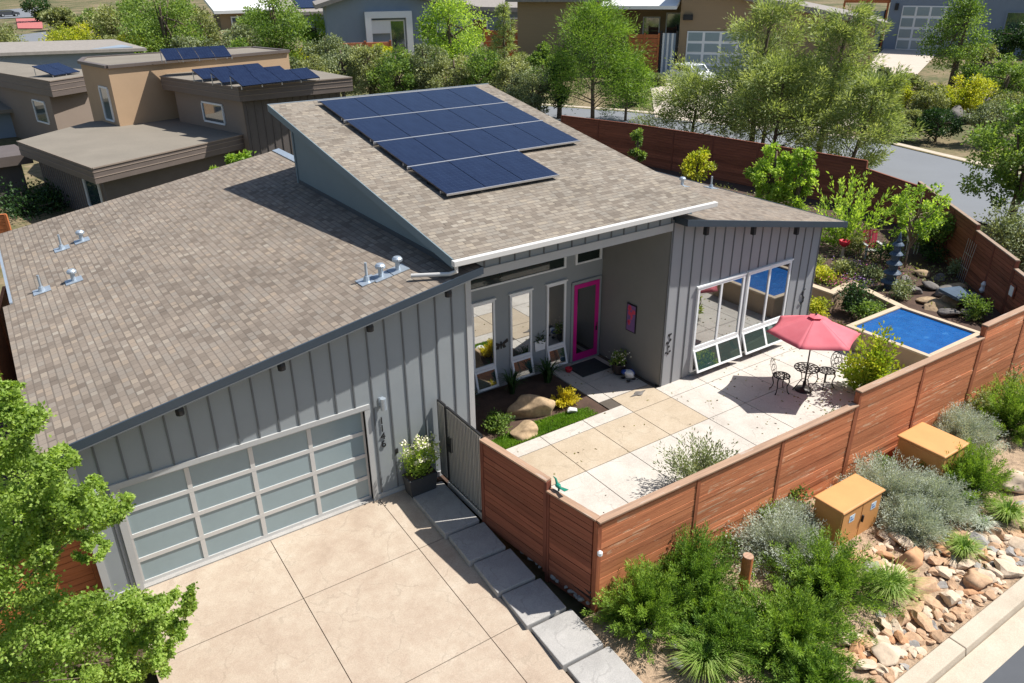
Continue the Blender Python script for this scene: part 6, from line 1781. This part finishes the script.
for i, (u, v, vt, hw, m_, lb) in enumerate(((892, 118, 76, 20, 'leaf_yellow', 'golden shrub at the left of the slope by the driveway'), (925, 122, 82, 24, 'leaf_olive', 'olive shrub in the middle of the driveway slope'), (962, 118, 70, 26, 'leaf_yellow', 'yellow green shrub below the pyramid tree'), (1000, 110, 50, 30, 'leaf_green', 'green shrub at the top of the right hand slope'), (935, 142, 104, 24, 'leaf_dark', 'dark green shrub low on the slope beside the street'), (905, 140, 108, 18, 'leaf_olive', 'small olive shrub at the kerb of the far street'), (985, 146, 92, 26, 'leaf_sage', 'grey green shrub over the stone slope'), (1016, 140, 86, 24, 'leaf_green', 'green shrub at the right photo edge on the slope'), (1010, 64, 18, 24, 'leaf_dark', 'dark tree in front of the slate blue house at the right edge'), (872, 128, 100, 14, 'leaf_yellow', 'small golden shrub by the driveway foot'), (975, 66, 40, 18, 'leaf_olive', 'olive shrub beside the slate blue house'), (845, 98, 62, 14, 'leaf_lime', 'small lime shrub left of the steep driveway'), (655, 86, 74, 12, 'leaf_sage', 'lavender coloured low shrub by the driveway of the tan house'), (640, 66, 52, 7, 'leaf_yellow', 'small yellow shrub at the orange entry fence'))):
    bt(lb, u, v, vt, hw, m_, 2400, seed=90 + i, lo=.0, shape='round', cat='shrub', name='slope_shrub', nclump=34, wide=.36)
for i, (u, v, vt, hw, m_, lb) in enumerate(((618, 82, 56, 16, 'leaf_olive', 'olive shrub before the tan house wall, right of the feathery conifer'), (588, 72, 34, 24, 'leaf_sage', 'sage shrub against the tan house left wing'), (560, 80, 52, 20, 'leaf_green', 'green shrub behind the narrow cypress'), (632, 104, 80, 18, 'leaf_sage', 'grey green shrub at the street edge right of the feathery conifer'), (800, 92, 62, 30, 'leaf_olive', 'olive shrub bank between the two driveways'), (832, 116, 78, 26, 'leaf_sage', 'sage shrub bank at the foot of the steep driveway'), (772, 96, 66, 26, 'leaf_green', 'green shrub right of the tan house garage'), (855, 70, 48, 14, 'leaf_olive', 'olive shrub at the dark slatted fence up the slope'), (1010, 96, 54, 26, 'leaf_olive', 'olive shrub before the dark tree at right'), (975, 96, 62, 24, 'leaf_green', 'green shrub right of the pyramid tree'), (186, 30, 4, 26, 'leaf_olive', 'far olive tree behind the tall green tree'), (240, 56, 24, 24, 'leaf_sage', 'sage shrub below the pale far roof'), (100, 34, 8, 20, 'leaf_green', 'far green tree left of the tall green tree'), (62, 48, 30, 18, 'leaf_olive', 'olive shrub right of the red crossing'), (310, 70, 44, 20, 'leaf_yellow', 'yellow green shrub right of the dense green tree'))):
    bt(lb, u, v, vt, hw, m_, 2600, seed=140 + i, lo=.0, shape='round', cat='shrub', name='slope_shrub', nclump=36, wide=.36)
for i, (u, v, vt, hw, m_, lb) in enumerate(((150, 40, -6, 30, 'leaf_green', 'far green tree left of the pale far roof'), (205, 52, 8, 26, 'leaf_olive', 'far olive tree under the pale far roof'), (258, 44, 6, 22, 'leaf_green', 'far green tree between pale roof and dense green tree'), (318, 52, 14, 24, 'leaf_lime', 'far lime tree left of the blue grey house'), (62, 30, 8, 18, 'leaf_olive', 'far olive tree right of the red crossing'), (300, 92, 56, 26, 'leaf_sage', 'sage shrub behind the neighbour roof end'), (345, 84, 48, 26, 'leaf_olive', 'olive shrub below the red brown fence'), (378, 82, 40, 20, 'leaf_yellow', 'yellowish shrub before the white porch'), (426, 84, 46, 22, 'leaf_olive', 'olive shrub at the left foot of the lime tree'), (488, 86, 44, 22, 'leaf_sage', 'sage shrub before the orange fence pieces'), (528, 92, 50, 22, 'leaf_olive', 'olive shrub under the blue canopy'), (905, 108, 68, 22, 'leaf_olive', 'olive shrub beside the steep driveway'), (942, 118, 84, 24, 'leaf_yellow', 'golden shrub in the middle of the rocky slope'), (1005, 122, 88, 26, 'leaf_olive', 'olive shrub low on the slope at right'), (880, 90, 66, 12, 'leaf_sage', 'sage shrub on the driveway verge'), (88, 76, 48, 22, 'leaf_lime', 'lime shrub behind the tan parapet left end'), (130, 78, 50, 24, 'leaf_green', 'green shrub behind the tan parapet'))):
    bt(lb, u, v, vt, hw, m_, 2600, seed=180 + i, lo=.0, shape='round', cat='shrub' if hw < 22 else 'tree', name='background_shrub', nclump=36, wide=.36)
p = PT(968, 128)
for i in range(9):
    o = B().blob((0, 0, .3), (1, .8, .6), 3, .35, 700 + i).obj('slope_stone', M['rock_grey' if i % 2 else 'boulder_dark'])
    q_ = PT(950 + 7 * (i % 5), 104 + 9 * (i // 3)); o.location = tuple(q_); s_ = rng.uniform(.7, 1.4); o.scale = (s_, s_, s_)
    tag(o, 'grey stone of the rocky slope right of the steep driveway', 'stone', 'stones on the rocky slope')
bt('large airy green tree beyond the right fence, hanging over the street', 0, 0, 92, 66, 'leaf_green', 8000, world=(35.6, 1.0, .3), seed=110, lo=.12, shape='round', leaf=.15, nclump=70, wide=.30)
bt('lower green bush outside the right fence under the large airy tree', 0, 0, 205, 46, 'leaf_sage', 3200, world=(32.2, -1.2, .3), seed=111, lo=.0, shape='round', cat='shrub', leaf=.12, nclump=26)
bt('green foliage at the right photo edge above the fence corner', 0, 0, 226, 40, 'leaf_green', 2400, world=(28.6, -4.9, .2), seed=112, lo=.0, shape='round', cat='shrub', leaf=.14, nclump=24)
# greenery between the two houses and behind the garage
for i, (u, v, hw) in enumerate(((239, 134, 11), (214, 150, 9), (228, 146, 7))):
    q_ = P(u, v, y=16.3 + .3 * i)
    broadleaf('slim_shrub', ['taller lime shrub between the two houses', 'small lime shrub left of the taller one between the houses', 'smallest lime shrub wedged between the houses'][i], 'shrub', (q_[0], q_[1], -.2), q_[2] + .2, .55 - .1 * i, 'leaf_lime', 1500, .15, 20, .35, seed=120 + i, tip=.8)
for i, (u, v, r, h_, m_) in enumerate(((22, 196, 2.3, 2.0, 'leaf_dark'), (48, 190, 1.6, 1.7, 'leaf_dark'))):
    q_ = P(u, v, z=1.2); broadleaf('dark_hedge', ['dark hedge in the shade behind the garage, at the left edge', 'dark hedge below the brown house window'][i], 'shrub', (q_[0], q_[1], -.2), h_, r, m_, 1800, .16, 24, .0, seed=130 + i, shape='round')
